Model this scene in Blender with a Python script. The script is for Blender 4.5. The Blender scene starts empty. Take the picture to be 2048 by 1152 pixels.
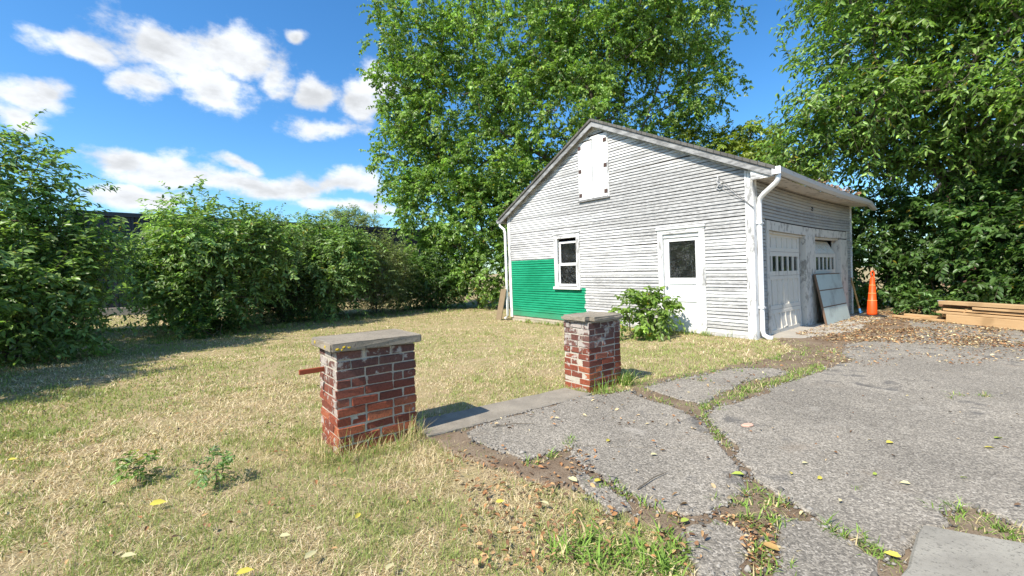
import bpy, bmesh, math, random
import numpy as np
from mathutils import Vector, Matrix
from mathutils.geometry import delaunay_2d_cdt

S = bpy.context.scene
COL = S.collection
R = math.radians
rng = np.random.default_rng(7)
random.seed(7)

# ------------------------------------------------------------------ camera
F_PX, PITCH, ROLL, CAM_H = 860.9, 0.036, 0.019, 1.274
cd = bpy.data.cameras.new('camera'); cam = bpy.data.objects.new('camera', cd); COL.objects.link(cam)
cd.sensor_width = 36.0; cd.lens = 36.0 * F_PX / 2048.0; cd.clip_start = 0.05; cd.clip_end = 3000
_f = Vector((0, math.cos(PITCH), -math.sin(PITCH))); _u0 = Vector((0, math.sin(PITCH), math.cos(PITCH))); _x = Vector((1, 0, 0))
_r = math.cos(ROLL) * _x - math.sin(ROLL) * _u0; _u = math.sin(ROLL) * _x + math.cos(ROLL) * _u0
cam.matrix_world = Matrix(((_r.x, _u.x, -_f.x, 0), (_r.y, _u.y, -_f.y, 0), (_r.z, _u.z, -_f.z, CAM_H), (0, 0, 0, 1)))
S.camera = cam

def ray(px, py):
    """direction of a photograph pixel, used once to survey where things stand on the ground"""
    d = _f + _r * ((px - 1024) / F_PX) - _u * ((py - 576) / F_PX)
    return d
def gpt(px, py, z=0.0):
    d = ray(px, py); t = (z - CAM_H) / d.z
    return (d.x * t, d.y * t)
def dpt(px, py, D):
    d = ray(px, py); t = D / d.y
    return Vector((d.x * t, D, CAM_H + d.z * t))

# ------------------------------------------------------------------ world, sun, exposure
SUN_AZ, SUN_EL = 44.0, 48.0                       # the light travels towards this heading
SUN_DIR = Vector((math.cos(R(SUN_AZ)) * math.cos(R(SUN_EL)), math.sin(R(SUN_AZ)) * math.cos(R(SUN_EL)), -math.sin(R(SUN_EL))))
sl = bpy.data.lights.new('sun', 'SUN'); so = bpy.data.objects.new('sun', sl); COL.objects.link(so)
sl.energy = 4.9; sl.angle = R(0.55); sl.color = (1.0, 0.925, 0.80)
so.rotation_euler = SUN_DIR.to_track_quat('-Z', 'Y').to_euler()

W = bpy.data.worlds.new('World'); S.world = W; W.use_nodes = True
W.cycles.sampling_method = 'MANUAL'; W.cycles.sample_map_resolution = 256
WT = W.node_tree; WT.nodes.clear()

class N:
    """tiny node-graph helper"""
    def __init__(s, tree): s.t = tree
    def n(s, typ, **kw):
        nd = s.t.nodes.new(typ)
        for k, v in kw.items():
            if k == 'inp':
                for a, b in v.items():
                    if isinstance(b, bpy.types.NodeSocket): s.t.links.new(b, nd.inputs[a])
                    else: nd.inputs[a].default_value = b
            else: setattr(nd, k, v)
        return nd
    def m(s, op, a, b=None, c=None, clamp=False):
        nd = s.t.nodes.new('ShaderNodeMath'); nd.operation = op; nd.use_clamp = clamp
        for i, v in enumerate((a, b, c)):
            if v is None: continue
            if isinstance(v, bpy.types.NodeSocket): s.t.links.new(v, nd.inputs[i])
            else: nd.inputs[i].default_value = v
        return nd.outputs[0]
    def vm(s, op, a, b=None, sc=None):
        nd = s.t.nodes.new('ShaderNodeVectorMath'); nd.operation = op
        for i, v in enumerate((a, b)):
            if v is None: continue
            if isinstance(v, bpy.types.NodeSocket): s.t.links.new(v, nd.inputs[i])
            else: nd.inputs[i].default_value = v
        if sc is not None:
            if isinstance(sc, bpy.types.NodeSocket): s.t.links.new(sc, nd.inputs['Scale'])
            else: nd.inputs['Scale'].default_value = sc
        return nd.outputs['Value'] if op in ('DOT_PRODUCT', 'LENGTH', 'DISTANCE') else nd.outputs[0]
    def mix(s, fac, a, b, blend='MIX'):
        nd = s.t.nodes.new('ShaderNodeMix'); nd.data_type = 'RGBA'; nd.blend_type = blend
        for k, v in ((0, fac), (6, a), (7, b)):
            if isinstance(v, bpy.types.NodeSocket): s.t.links.new(v, nd.inputs[k])
            else: nd.inputs[k].default_value = v if k == 0 else (tuple(v) + (1,) if len(v) == 3 else v)
        return nd.outputs[2]
    def ramp(s, fac, stops, interp='LINEAR'):
        nd = s.t.nodes.new('ShaderNodeValToRGB'); cr = nd.color_ramp; cr.interpolation = interp
        while len(cr.elements) < len(stops): cr.elements.new(0.5)
        for e, (p, c) in zip(cr.elements, stops):
            e.position = p; e.color = (c, c, c, 1) if not isinstance(c, (tuple, list)) else tuple(c) + (1,)
        s.t.links.new(fac, nd.inputs[0])
        return nd.outputs[0]
    def smooth(s, x, lo, hi):
        nd = s.t.nodes.new('ShaderNodeMapRange'); nd.interpolation_type = 'SMOOTHSTEP'
        s.t.links.new(x, nd.inputs[0]); nd.inputs[1].default_value = lo; nd.inputs[2].default_value = hi
        return nd.outputs[0]
    def noise(s, vec, scale, detail=3, rough=0.55, out=0, dist=0.0):
        nd = s.t.nodes.new('ShaderNodeTexNoise')
        if vec is not None: s.t.links.new(vec, nd.inputs['Vector'])
        nd.inputs['Scale'].default_value = scale; nd.inputs['Detail'].default_value = detail
        nd.inputs['Roughness'].default_value = rough; nd.inputs['Distortion'].default_value = dist
        return nd.outputs[out]
    def link(s, a, b): s.t.links.new(a, b)

def build_world():
    # cloud banks: (photograph x, y of the centre, half width, half height) -> directions in the sky
    blobs = [(170, 100, 120, 42), (320, 95, 160, 60), (470, 110, 125, 62), (400, 165, 175, 62), (545, 150, 60, 75), (300, 165, 80, 38),
             (602, 72, 34, 18), (640, 190, 70, 42), (720, 195, 60, 60), (745, 160, 50, 50), (660, 256, 95, 27),
             (60, 195, 125, 48), (100, 180, 80, 30), (20, 230, 100, 40),
             (240, 320, 110, 34), (330, 345, 140, 40), (470, 365, 150, 32), (580, 372, 90, 28), (690, 365, 120, 32), (290, 395, 180, 26), (470, 325, 60, 16), (700, 410, 130, 16)]
    g = bpy.data.node_groups.new('cloud_density', 'ShaderNodeTree')
    g.interface.new_socket('Vector', in_out='INPUT', socket_type='NodeSocketVector')
    g.interface.new_socket('Density', in_out='OUTPUT', socket_type='NodeSocketFloat')
    q = N(g); gi = g.nodes.new('NodeGroupInput'); go = g.nodes.new('NodeGroupOutput')
    v0 = gi.outputs[0]
    wv = q.vm('SUBTRACT', q.noise(v0, 7.0, 2, 0.6, out=1), (0.5, 0.5, 0.5))
    v = q.vm('ADD', v0, q.vm('MULTIPLY', wv, (0.11, 0.11, 0.06)))
    sp = q.n('ShaderNodeSeparateXYZ', inp={0: v})
    ae = q.n('ShaderNodeCombineXYZ', inp={0: q.m('ARCTAN2', sp.outputs[0], sp.outputs[1]), 1: q.m('ARCSINE', sp.outputs[2]), 2: 0.0}).outputs[0]
    cur = None
    for (px, py, rx, ry) in blobs:
        def azel(x, y):
            c = ray(x, y).normalized(); return math.atan2(c.x, c.y), math.asin(c.z)
        a, e = azel(px, py); ra = abs(azel(px + rx, py)[0] - azel(px - rx, py)[0]) / 2 * 1.05; re_ = abs(azel(px, py + ry)[1] - azel(px, py - ry)[1]) / 2 * 1.05
        nd = g.nodes.new('ShaderNodeVectorMath'); nd.operation = 'MULTIPLY_ADD'; g.links.new(ae, nd.inputs[0]); nd.inputs[1].default_value = (1 / ra, 1 / re_, 0); nd.inputs[2].default_value = (-a / ra, -e / re_, 0)
        val = q.vm('LENGTH', nd.outputs[0]); cur = val if cur is None else q.m('MINIMUM', cur, val)
    cur = q.m('MAXIMUM', q.m('SUBTRACT', 1.0, cur), -1.2)
    # the rest of the sky, away from the banks surveyed above, carries scattered cumulus of the same kind
    far = q.smooth(q.vm('DOT_PRODUCT', v, tuple(_f)), 0.5, 0.3)
    vs = q.vm('MULTIPLY', v, (1.0, 1.0, 2.2))
    gen = q.m('MULTIPLY', q.m('SUBTRACT', q.noise(vs, 3.2, 2, 0.5), 0.56), 6.0)
    gen = q.m('SUBTRACT', gen, q.m('MULTIPLY', q.m('SUBTRACT', 1.0, far), 9.0))
    cur = q.m('MAXIMUM', cur, gen)
    fb = q.m('SUBTRACT', q.noise(q.vm('MULTIPLY', v0, (1, 1, 1.5)), 12.5, 8, 0.60), 0.5)
    q.link(q.m('ADD', cur, q.m('MULTIPLY', fb, 2.2)), go.inputs[0])
    w = N(WT)
    tc = w.n('ShaderNodeTexCoord'); d = tc.outputs['Generated']
    def grp(vec):
        nd = WT.nodes.new('ShaderNodeGroup'); nd.node_tree = g; WT.links.new(vec, nd.inputs[0]); return nd.outputs[0]
    den = grp(d)
    sky = w.n('ShaderNodeTexSky', sky_type='NISHITA', sun_disc=False)
    sky.sun_elevation = R(SUN_EL); sky.sun_rotation = R(90 - (SUN_AZ + 180)); sky.altitude = 100; sky.air_density = 1.0; sky.dust_density = 0.7; sky.ozone_density = 2.2
    skc = w.n('ShaderNodeHueSaturation', inp={'Saturation': 1.26, 'Value': 1.0, 'Color': sky.outputs[0]}).outputs[0]
    skc = w.mix(1.0, skc, (0.88, 1.14, 1.24), 'MULTIPLY')
    alpha = w.smooth(den, 0.02, 0.68)
    thick = w.smooth(den, 0.25, 1.5)
    shade = w.m('SUBTRACT', 1.0, w.m('MULTIPLY', thick, 0.20))
    low = w.noise(w.vm('MULTIPLY', d, (1, 1, 2.2)), 11.0, 5, 0.6)
    shade = w.m('MULTIPLY', shade, w.m('ADD', 0.76, w.m('MULTIPLY', w.smooth(low, 0.3, 0.62), 0.26)))
    cc = w.vm('SCALE', (0.95, 0.985, 1.03), sc=w.m('MULTIPLY', shade, 6.1))
    out = w.mix(alpha, skc, cc)
    bg = w.n('ShaderNodeBackground', inp={'Color': out, 'Strength': 0.116})
    wo = w.n('ShaderNodeOutputWorld'); w.link(bg.outputs[0], wo.inputs[0])
build_world()
VS = S.view_settings
VS.view_transform = 'Standard'; VS.look = 'None'; VS.gamma = 1.0; VS.use_curve_mapping = False; VS.exposure = 0.68
S.cycles.max_bounces = 6; S.cycles.transparent_max_bounces = 8
S.cycles.diffuse_bounces = 3; S.cycles.glossy_bounces = 2; S.cycles.transmission_bounces = 4

# ------------------------------------------------------------------ helpers
def tag(o, label=None, cat=None, group=None, kind=None):
    if label: o['label'] = label
    if cat: o['category'] = cat
    if group: o['group'] = group
    if kind: o['kind'] = kind
    return o
def empty(name, loc=(0, 0, 0), rz=0.0):
    o = bpy.data.objects.new(name, None); COL.objects.link(o); o.location = loc; o.rotation_euler = (0, 0, rz); o.empty_display_size = 0.1
    return o
def link_mesh(name, me, mat=None, parent=None):
    if mat is not None and not me.materials: me.materials.append(mat)
    o = bpy.data.objects.new(name, me); COL.objects.link(o)
    if parent is not None: o.parent = parent
    return o
def mk(name, verts, faces, mat, parent=None, smooth=False):
    me = bpy.data.meshes.new(name); me.from_pydata([tuple(v) for v in verts], [], faces); me.update()
    if smooth: me.shade_smooth()
    return link_mesh(name, me, mat, parent)
class MB:
    """collects boxes, prisms and tubes into one mesh"""
    def __init__(s, fn=None): s.v = []; s.f = []; s.fn = fn or (lambda p: p)
    def add(s, vs, fs):
        b = len(s.v); s.v += [s.fn(v) for v in vs]; s.f += [tuple(i + b for i in f) for f in fs]; return s
    def box(s, a, b):
        (x0, y0, z0), (x1, y1, z1) = a, b
        return s.add([(x0, y0, z0), (x1, y0, z0), (x1, y1, z0), (x0, y1, z0), (x0, y0, z1), (x1, y0, z1), (x1, y1, z1), (x0, y1, z1)],
                     [(0, 3, 2, 1), (4, 5, 6, 7), (0, 1, 5, 4), (1, 2, 6, 5), (2, 3, 7, 6), (3, 0, 4, 7)])
    def hexa(s, bot, top):
        return s.add(list(bot) + list(top), [(0, 3, 2, 1), (4, 5, 6, 7), (0, 1, 5, 4), (1, 2, 6, 5), (2, 3, 7, 6), (3, 0, 4, 7)])
    def loft(s, rings, cap=True, closed=True):
        n = len(rings[0]); vs = [p for r in rings for p in r]; fs = []
        for i in range(len(rings) - 1):
            for j in range(n if closed else n - 1):
                k = (j + 1) % n; fs.append((i * n + j, i * n + k, (i + 1) * n + k, (i + 1) * n + j))
        if cap: fs.append(tuple(range(n - 1, -1, -1))); fs.append(tuple((len(rings) - 1) * n + j for j in range(n)))
        return s.add(vs, fs)
    def tube(s, pts, rad, sides=8, flat=1.0):
        pts = [Vector(p) for p in pts]; rings = []; up = Vector((0.13, 0.31, 0.94))
        for i, p in enumerate(pts):
            t = (pts[min(i + 1, len(pts) - 1)] - pts[max(i - 1, 0)]).normalized()
            a = t.cross(up); a = a.normalized() if a.length > 1e-4 else t.orthogonal().normalized(); b = t.cross(a)
            r = rad[i] if isinstance(rad, (list, tuple)) else rad
            rings.append([tuple(p + (a * math.cos(2 * math.pi * k / sides) + b * math.sin(2 * math.pi * k / sides) * flat) * r) for k in range(sides)])
        return s.loft(rings)
    def build(s, name, mat, parent=None, smooth=False): return mk(name, s.v, s.f, mat, parent, smooth)
def bevel(o, w=0.004, seg=1):
    bm = bmesh.new(); bm.from_mesh(o.data); bmesh.ops.recalc_face_normals(bm, faces=bm.faces)
    bmesh.ops.bevel(bm, geom=bm.edges[:], offset=w, segments=seg, affect='EDGES', profile=0.6); bm.to_mesh(o.data); bm.free(); return o

def mat(name):
    m = bpy.data.materials.new(name); m.use_nodes = True; m.node_tree.nodes.clear(); q = N(m.node_tree)
    out = q.n('ShaderNodeOutputMaterial'); return m, q, out
def finish(q, out, color, rough=0.85, bump=None, bstr=0.3, bdist=0.01, spec=0.3, metal=0.0):
    b = q.n('ShaderNodeBsdfPrincipled', inp={'Base Color': color if isinstance(color, bpy.types.NodeSocket) else tuple(color) + (1,), 'Roughness': rough, 'Specular IOR Level': spec, 'Metallic': metal})
    if bump is not None:
        bp = q.n('ShaderNodeBump', inp={'Height': bump, 'Strength': bstr, 'Distance': bdist}); q.link(bp.outputs[0], b.inputs['Normal'])
    q.link(b.outputs[0], out.inputs[0]); return b
def pos(q): return q.n('ShaderNodeNewGeometry').outputs['Position']
def obj(q): return q.n('ShaderNodeTexCoord').outputs['Object']
def plain(name, col, rough=0.7, var=0.12, scale=14, spec=0.3, metal=0.0, bstr=0.15):
    m, q, out = mat(name); n = q.noise(obj(q), scale, 5, 0.6)
    c = q.mix(n, tuple(c * (1 - var) for c in col), tuple(min(1, c * (1 + var)) for c in col))
    finish(q, out, c, rough, n, bstr, 0.004, spec, metal); return m

# ------------------------------------------------------------------ materials
def siding_mat(name, axis, green=False):
    m, q, out = mat(name); p = obj(q); sx = q.n('ShaderNodeSeparateXYZ', inp={0: p})
    along = sx.outputs[axis]; z = sx.outputs[2]
    cv = q.n('ShaderNodeCombineXYZ', inp={0: q.m('MULTIPLY', along, 3.0), 1: 0.0, 2: q.m('MULTIPLY', z, 38.0)}).outputs[0]
    grain = q.noise(cv, 1.0, 6, 0.68)
    cv2 = q.n('ShaderNodeCombineXYZ', inp={0: q.m('MULTIPLY', along, 11.0), 1: 3.7, 2: q.m('MULTIPLY', z, 55.0)}).outputs[0]
    flake = q.noise(cv2, 1.0, 5, 0.7)
    zone = q.noise(p, 0.8, 4, 0.6)
    row = q.n('ShaderNodeTexWhiteNoise', noise_dimensions='1D', inp={'W': q.m('FLOOR', q.m('DIVIDE', z, 0.0645))}).outputs[0]
    if axis == 0:   # the paint has weathered most in a band across the middle and upper right of the gable
        a = q.m('SUBTRACT', 1.0, q.m('ABSOLUTE', q.m('DIVIDE', q.m('SUBTRACT', z, q.m('ADD', 2.62, q.m('MULTIPLY', along, -0.06))), 0.95)))
        bias = q.m('MULTIPLY', q.m('MAXIMUM', a, 0.0), q.smooth(along, -6.2, -1.4))
        bias = q.m('ADD', q.m('MULTIPLY', bias, 0.20), q.m('MULTIPLY', q.smooth(along, -4.4, -1.0), 0.035))
    else: bias = 0.02
    t = q.m('ADD', q.m('ADD', q.m('MULTIPLY', grain, 0.55), q.m('MULTIPLY', flake, 0.45)), q.m('ADD', bias, q.m('ADD', q.m('MULTIPLY', q.m('SUBTRACT', zone, 0.5), 0.30), q.m('MULTIPLY', q.m('SUBTRACT', row, 0.5), 0.17))))
    peel = q.smooth(t, 0.45, 0.57)
    wood = q.mix(q.smooth(flake, 0.3, 0.7), (0.15, 0.148, 0.146), (0.42, 0.415, 0.41))
    paint = q.mix(grain, (0.52, 0.52, 0.51), (0.66, 0.66, 0.65)) if axis == 0 else q.mix(grain, (0.37, 0.345, 0.305), (0.51, 0.475, 0.42))  # front paint is darker and warmer: shade and sky-blue correction put into its colour
    c = q.mix(q.m('MULTIPLY', peel, 0.85), paint, wood)
    if green:
        e = q.m('MULTIPLY', q.m('SUBTRACT', q.noise(p, 9.0, 5, 0.7), 0.5), 0.16)
        ga = q.m('LESS_THAN', q.m('ADD', along, e), -4.85); gb = q.m('LESS_THAN', z, q.m('ADD', 1.615, q.m('MULTIPLY', e, 0.15)))
        gc = q.m('LESS_THAN', q.m('ADD', along, q.m('MULTIPLY', e, 2.0)), -3.93); gd = q.m('LESS_THAN', z, 0.86)
        g = q.m('MAXIMUM', q.m('MULTIPLY', ga, gb), q.m('MULTIPLY', gc, gd))
        g = q.m('MULTIPLY', g, q.m('GREATER_THAN', q.m('SUBTRACT', 0.78, flake), 0.0))
        c = q.mix(g, c, q.mix(q.smooth(q.m('ADD', q.m('MULTIPLY', grain, 0.6), q.m('MULTIPLY', zone, 0.4)), 0.35, 0.65), (0.0, 0.19, 0.088), (0.012, 0.30, 0.155)))
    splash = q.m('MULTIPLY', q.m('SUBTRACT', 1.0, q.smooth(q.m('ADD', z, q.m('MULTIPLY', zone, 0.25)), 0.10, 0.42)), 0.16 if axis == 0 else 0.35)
    c = q.mix(splash, c, (0.27, 0.23, 0.18))
    h = q.m('SUBTRACT', q.m('MULTIPLY', grain, 0.4), q.m('MULTIPLY', peel, 0.8))
    finish(q, out, c, 0.75, h, 0.5, 0.004, 0.25); return m
M = {}
M['siding_gable'] = siding_mat('peeling_siding_gable', 0, True)
M['siding_front'] = siding_mat('peeling_shade_toned_siding_front', 1)
def trim_mat(name, base, worn, lo, hi, sc=(14, 14, 3)):
    m, q, out = mat(name); p = q.vm('MULTIPLY', obj(q), sc)
    n1 = q.noise(p, 1.0, 6, 0.7); n2 = q.noise(obj(q), 1.3, 3, 0.5)
    peel = q.smooth(q.m('ADD', q.m('MULTIPLY', n1, 0.75), q.m('MULTIPLY', n2, 0.25)), lo, hi)
    fine = q.noise(p, 6.0, 3, 0.6)
    c = q.mix(peel, q.mix(fine, tuple(x * 0.93 for x in base), base), q.mix(fine, tuple(x * 0.7 for x in worn), worn))
    finish(q, out, c, 0.7, q.m('SUBTRACT', q.m('MULTIPLY', fine, 0.4), peel), 0.4, 0.003, 0.25); return m
M['trim'] = trim_mat('peeling_white_trim', (0.72, 0.72, 0.71), (0.33, 0.325, 0.32), 0.50, 0.60)
M['trim_h'] = trim_mat('peeling_white_trim_level', (0.70, 0.70, 0.69), (0.33, 0.325, 0.32), 0.50, 0.61, (3, 3, 14))
M['trim_front'] = trim_mat('shade_toned_front_trim', (0.60, 0.565, 0.51), (0.33, 0.305, 0.27), 0.50, 0.61, (9, 9, 6))  # white trim with the front wall's shade painted in, warmed against blue skylight
M['rake'] = trim_mat('weathered_rake', (0.34, 0.34, 0.34), (0.21, 0.21, 0.21), 0.44, 0.56, (3, 3, 9))
M['frieze'] = trim_mat('weathered_frieze', (0.50, 0.50, 0.495), (0.26, 0.26, 0.26), 0.46, 0.58, (3, 3, 12))
M['door'] = trim_mat('white_door_paint', (0.72, 0.72, 0.71), (0.45, 0.44, 0.42), 0.57, 0.65)
M['gdoor'] = trim_mat('shade_toned_garage_door_paint', (0.62, 0.585, 0.52), (0.42, 0.39, 0.34), 0.57, 0.64)  # shade tone in the door colour, warmed to offset the sky tint
M['spout'] = plain('white_metal', (0.80, 0.80, 0.80), 0.4, 0.06, 6, 0.5)
M['gutter'] = trim_mat('old_gutter', (0.50, 0.50, 0.50), (0.30, 0.27, 0.25), 0.56, 0.70, (3, 3, 10))
def shingle_mat():
    m, q, out = mat('asphalt_shingle'); sx = q.n('ShaderNodeSeparateXYZ', inp={0: obj(q)}); v = q.n('ShaderNodeCombineXYZ', inp={0: sx.outputs[1], 1: q.m('MULTIPLY', sx.outputs[0], 1.1), 2: 0.0}).outputs[0]
    b = q.n('ShaderNodeTexBrick', inp={'Vector': v, 'Color1': (.15, .145, .135, 1), 'Color2': (.10, .097, .092, 1), 'Mortar': (.04, .04, .04, 1), 'Scale': 1.0, 'Mortar Size': .006, 'Brick Width': .30, 'Row Height': .14})
    n = q.noise(obj(q), 40, 4, .7); finish(q, out, q.mix(.5, b.outputs['Color'], q.mix(n, (.5, .5, .5), (1.5, 1.45, 1.4)), 'MULTIPLY'), .95, q.m('SUBTRACT', n, b.outputs['Fac']), .5, .006, .1); return m
M['roof'] = shingle_mat()
M['dark'] = plain('dark_interior', (0.035, 0.033, 0.03), 0.95, 0.3, 3)
M['hinge'] = plain('rusted_hinge', (0.075, 0.045, 0.038), 0.8, 0.3, 60)
M['iron'] = plain('black_iron', (0.03, 0.03, 0.032), 0.6, 0.3, 30, 0.4)
M['rust'] = trim_mat('rusty_steel', (0.30, 0.075, 0.035), (0.42, 0.28, 0.2), 0.58, 0.66, (30, 30, 30))
def stone_mat(name, c0, c1, dark, lichen=0.0, sc=1.0, bs=0.6):
    m, q, out = mat(name); p = pos(q)
    n1 = q.noise(p, 5 * sc, 5, 0.65); n2 = q.noise(p, 90 * sc, 4, 0.7); n3 = q.noise(p, 320 * sc, 2, 0.6)
    c = q.mix(q.smooth(n1, 0.3, 0.7), c0, c1); c = q.mix(q.smooth(n2, 0.52, 0.72), c, dark)
    c = q.mix(q.m('MULTIPLY', q.smooth(n3, 0.55, 0.75), 0.5), c, tuple(min(1, x * 1.6) for x in c1))
    if lichen: c = q.mix(q.smooth(q.noise(p, 17, 3, 0.5), 0.66 - lichen, 0.72 - lichen), c, (0.42, 0.30, 0.03))
    finish(q, out, c, 0.95, q.m('ADD', n2, q.m('MULTIPLY', n3, 0.5)), bs, 0.006, 0.15); return m
M['cap'] = stone_mat('weathered_concrete_cap', (0.33, 0.285, 0.225), (0.24, 0.21, 0.165), (0.09, 0.08, 0.065), 0.0, 0.7, 1.0)
M['lichen'] = stone_mat('yellow_lichen', (0.50, 0.36, 0.04), (0.42, 0.30, 0.04), (0.25, 0.20, 0.06))
M['step'] = stone_mat('step_concrete', (0.30, 0.265, 0.215), (0.215, 0.19, 0.155), (0.13, 0.112, 0.09), 0, 1, 0.4)
M['apron'] = stone_mat('apron_concrete', (0.42, 0.38, 0.32), (0.34, 0.31, 0.27), (0.22, 0.2, 0.17), 0, 1, 0.25)
M['slab'] = stone_mat('grey_concrete', (0.32, 0.30, 0.255), (0.22, 0.205, 0.175), (0.11, 0.105, 0.088), 0, 0.8, 0.4)
M['footing'] = stone_mat('limewashed_footing', (0.50, 0.44, 0.35), (0.40, 0.35, 0.28), (0.25, 0.22, 0.18), 0, 0.7, 0.5)
M['mortar'] = stone_mat('lime_mortar', (0.56, 0.515, 0.43), (0.44, 0.40, 0.335), (0.22, 0.19, 0.16), 0, 1.2, 0.9)
def brick_mat():
    m, q, out = mat('old_red_brick'); p = pos(q); rnd = q.n('ShaderNodeObjectInfo').outputs['Random']
    sz = q.n('ShaderNodeSeparateXYZ', inp={0: p})
    base = q.ramp(rnd, [(0.0, (0.16, 0.055, 0.04)), (0.35, (0.25, 0.068, 0.04)), (0.7, (0.33, 0.09, 0.047)), (1.0, (0.41, 0.135, 0.065))])
    old = q.ramp(rnd, [(0.0, (0.10, 0.06, 0.055)), (0.5, (0.14, 0.075, 0.065)), (1.0, (0.19, 0.10, 0.085))])
    up = q.smooth(q.m('ADD', sz.outputs[2], q.m('MULTIPLY', q.m('SUBTRACT', rnd, 0.5), 0.25)), 0.28, 0.62)   # the upper courses have sooted over
    c = q.mix(up, base, old)
    n = q.noise(p, 75, 5, 0.75); c = q.mix(q.smooth(n, 0.42, 0.68), c, q.mix(0.6, c, (0.05, 0.025, 0.02)))
    sm = q.noise(p, 8.5, 4, 0.62)
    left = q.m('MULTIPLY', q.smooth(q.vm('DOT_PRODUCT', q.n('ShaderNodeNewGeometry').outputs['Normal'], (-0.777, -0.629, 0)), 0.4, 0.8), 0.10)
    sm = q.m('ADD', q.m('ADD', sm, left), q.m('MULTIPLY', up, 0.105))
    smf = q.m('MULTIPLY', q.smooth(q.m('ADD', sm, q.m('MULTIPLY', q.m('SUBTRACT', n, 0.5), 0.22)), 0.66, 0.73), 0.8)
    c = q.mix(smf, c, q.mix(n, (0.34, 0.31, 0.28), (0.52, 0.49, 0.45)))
    finish(q, out, c, 0.92, q.m('ADD', n, q.m('MULTIPLY', smf, 0.6)), 0.7, 0.005, 0.15); return m
M['brick'] = brick_mat()
def asphalt_mat():
    m, q, out = mat('cracked_asphalt'); p = pos(q)
    v = q.n('ShaderNodeTexVoronoi', inp={'Vector': p, 'Scale': 105.0}); st = q.n('ShaderNodeSeparateColor', inp={0: v.outputs['Color']}).outputs[0]
    v2 = q.n('ShaderNodeTexVoronoi', inp={'Vector': p, 'Scale': 190.0}); st2 = q.n('ShaderNodeSeparateColor', inp={0: v2.outputs['Color']}).outputs[1]
    agg = q.ramp(q.m('ADD', q.m('MULTIPLY', st, 0.68), q.m('MULTIPLY', st2, 0.32)), [(0.0, (0.05, 0.047, 0.043)), (0.28, (0.13, 0.121, 0.108)), (0.55, (0.255, 0.232, 0.20)), (0.8, (0.375, 0.342, 0.295)), (1.0, (0.62, 0.58, 0.52))])
    agg = q.mix(0.30, agg, (0.25, 0.224, 0.186))
    big = q.noise(p, 0.9, 5, 0.6); mid = q.noise(p, 5.0, 5, 0.65)
    c = q.mix(0.8, agg, q.mix(q.smooth(big, 0.3, 0.7), (0.78, 0.77, 0.75), (1.18, 1.16, 1.12)), 'MULTIPLY')
    tar = q.smooth(q.m('ADD', q.m('MULTIPLY', big, 0.55), q.m('MULTIPLY', mid, 0.45)), 0.555, 0.63)
    c = q.mix(q.m('MULTIPLY', tar, 0.72), c, (0.085, 0.082, 0.08))
    pale = q.smooth(q.noise(q.vm('ADD', p, (11.3, 4.1, 0)), 1.7, 5, 0.65), 0.60, 0.75)
    c = q.mix(q.m('MULTIPLY', pale, 0.6), c, (0.40, 0.365, 0.315))
    dirt = q.smooth(q.noise(q.vm('ADD', p, (2.3, 8.1, 0)), 1.3, 6, 0.7), 0.58, 0.74)
    c = q.mix(q.m('MULTIPLY', dirt, 0.5), c, (0.25, 0.20, 0.15))
    # hairline cracks
    wv = q.vm('ADD', p, q.vm('SCALE', q.noise(p, 3.0, 4, 0.6, out=1), sc=0.5))
    cr = q.n('ShaderNodeTexVoronoi', feature='DISTANCE_TO_EDGE', inp={'Vector': wv, 'Scale': 0.75}).outputs['Distance']
    crk = q.m('SUBTRACT', 1.0, q.smooth(cr, 0.0, 0.012))
    c = q.mix(q.m('MULTIPLY', q.m('MULTIPLY', crk, q.smooth(big, 0.45, 0.6)), 0.45), c, (0.06, 0.055, 0.05))
    h = q.m('SUBTRACT', q.m('ADD', q.m('MULTIPLY', v.outputs['Distance'], -0.8), mid), crk)
    finish(q, out, c, 0.93, h, 0.55, 0.006, 0.2); return m
M['asphalt'] = asphalt_mat()
def soil_mat(name, c0, c1, c2):
    m, q, out = mat(name); p = pos(q); n = q.noise(p, 3.2, 6, 0.65); f = q.noise(p, 70, 5, 0.75)
    c = q.mix(q.smooth(n, 0.35, 0.65), c0, c1); c = q.mix(q.smooth(f, 0.45, 0.75), c, c2)
    finish(q, out, c, 1.0, f, 0.8, 0.012, 0.05); return m
M['soil'] = soil_mat('driveway_soil', (0.18, 0.13, 0.09), (0.25, 0.195, 0.14), (0.09, 0.06, 0.042))
M['turf'] = soil_mat('turf_ground', (0.40, 0.31, 0.19), (0.31, 0.27, 0.13), (0.15, 0.105, 0.06))
def attr_mat(name, rough=0.9, trans=0.0, spec=0.15, tint=(1.1, 1.25, 0.55)):
    m, q, out = mat(name); a = q.n('ShaderNodeAttribute', attribute_name='col').outputs['Color']
    b = q.n('ShaderNodeBsdfPrincipled', inp={'Base Color': a, 'Roughness': rough, 'Specular IOR Level': spec})
    if trans > 0:
        t = q.n('ShaderNodeBsdfTranslucent', inp={'Color': q.mix(1.0, a, tint, 'MULTIPLY')})
        mx = q.n('ShaderNodeMixShader', inp={0: trans}); q.link(b.outputs[0], mx.inputs[1]); q.link(t.outputs[0], mx.inputs[2]); q.link(mx.outputs[0], out.inputs[0])
    else: q.link(b.outputs[0], out.inputs[0])
    return m
M['leaf'] = attr_mat('leaf', 0.40, 0.45, 0.5)
M['grass'] = attr_mat('grass_blade', 0.7, 0.3, 0.2, (1.1, 1.1, 0.7))
M['litter'] = attr_mat('dry_leaf', 0.8, 0.15, 0.2, (1, 1, 1))
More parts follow.
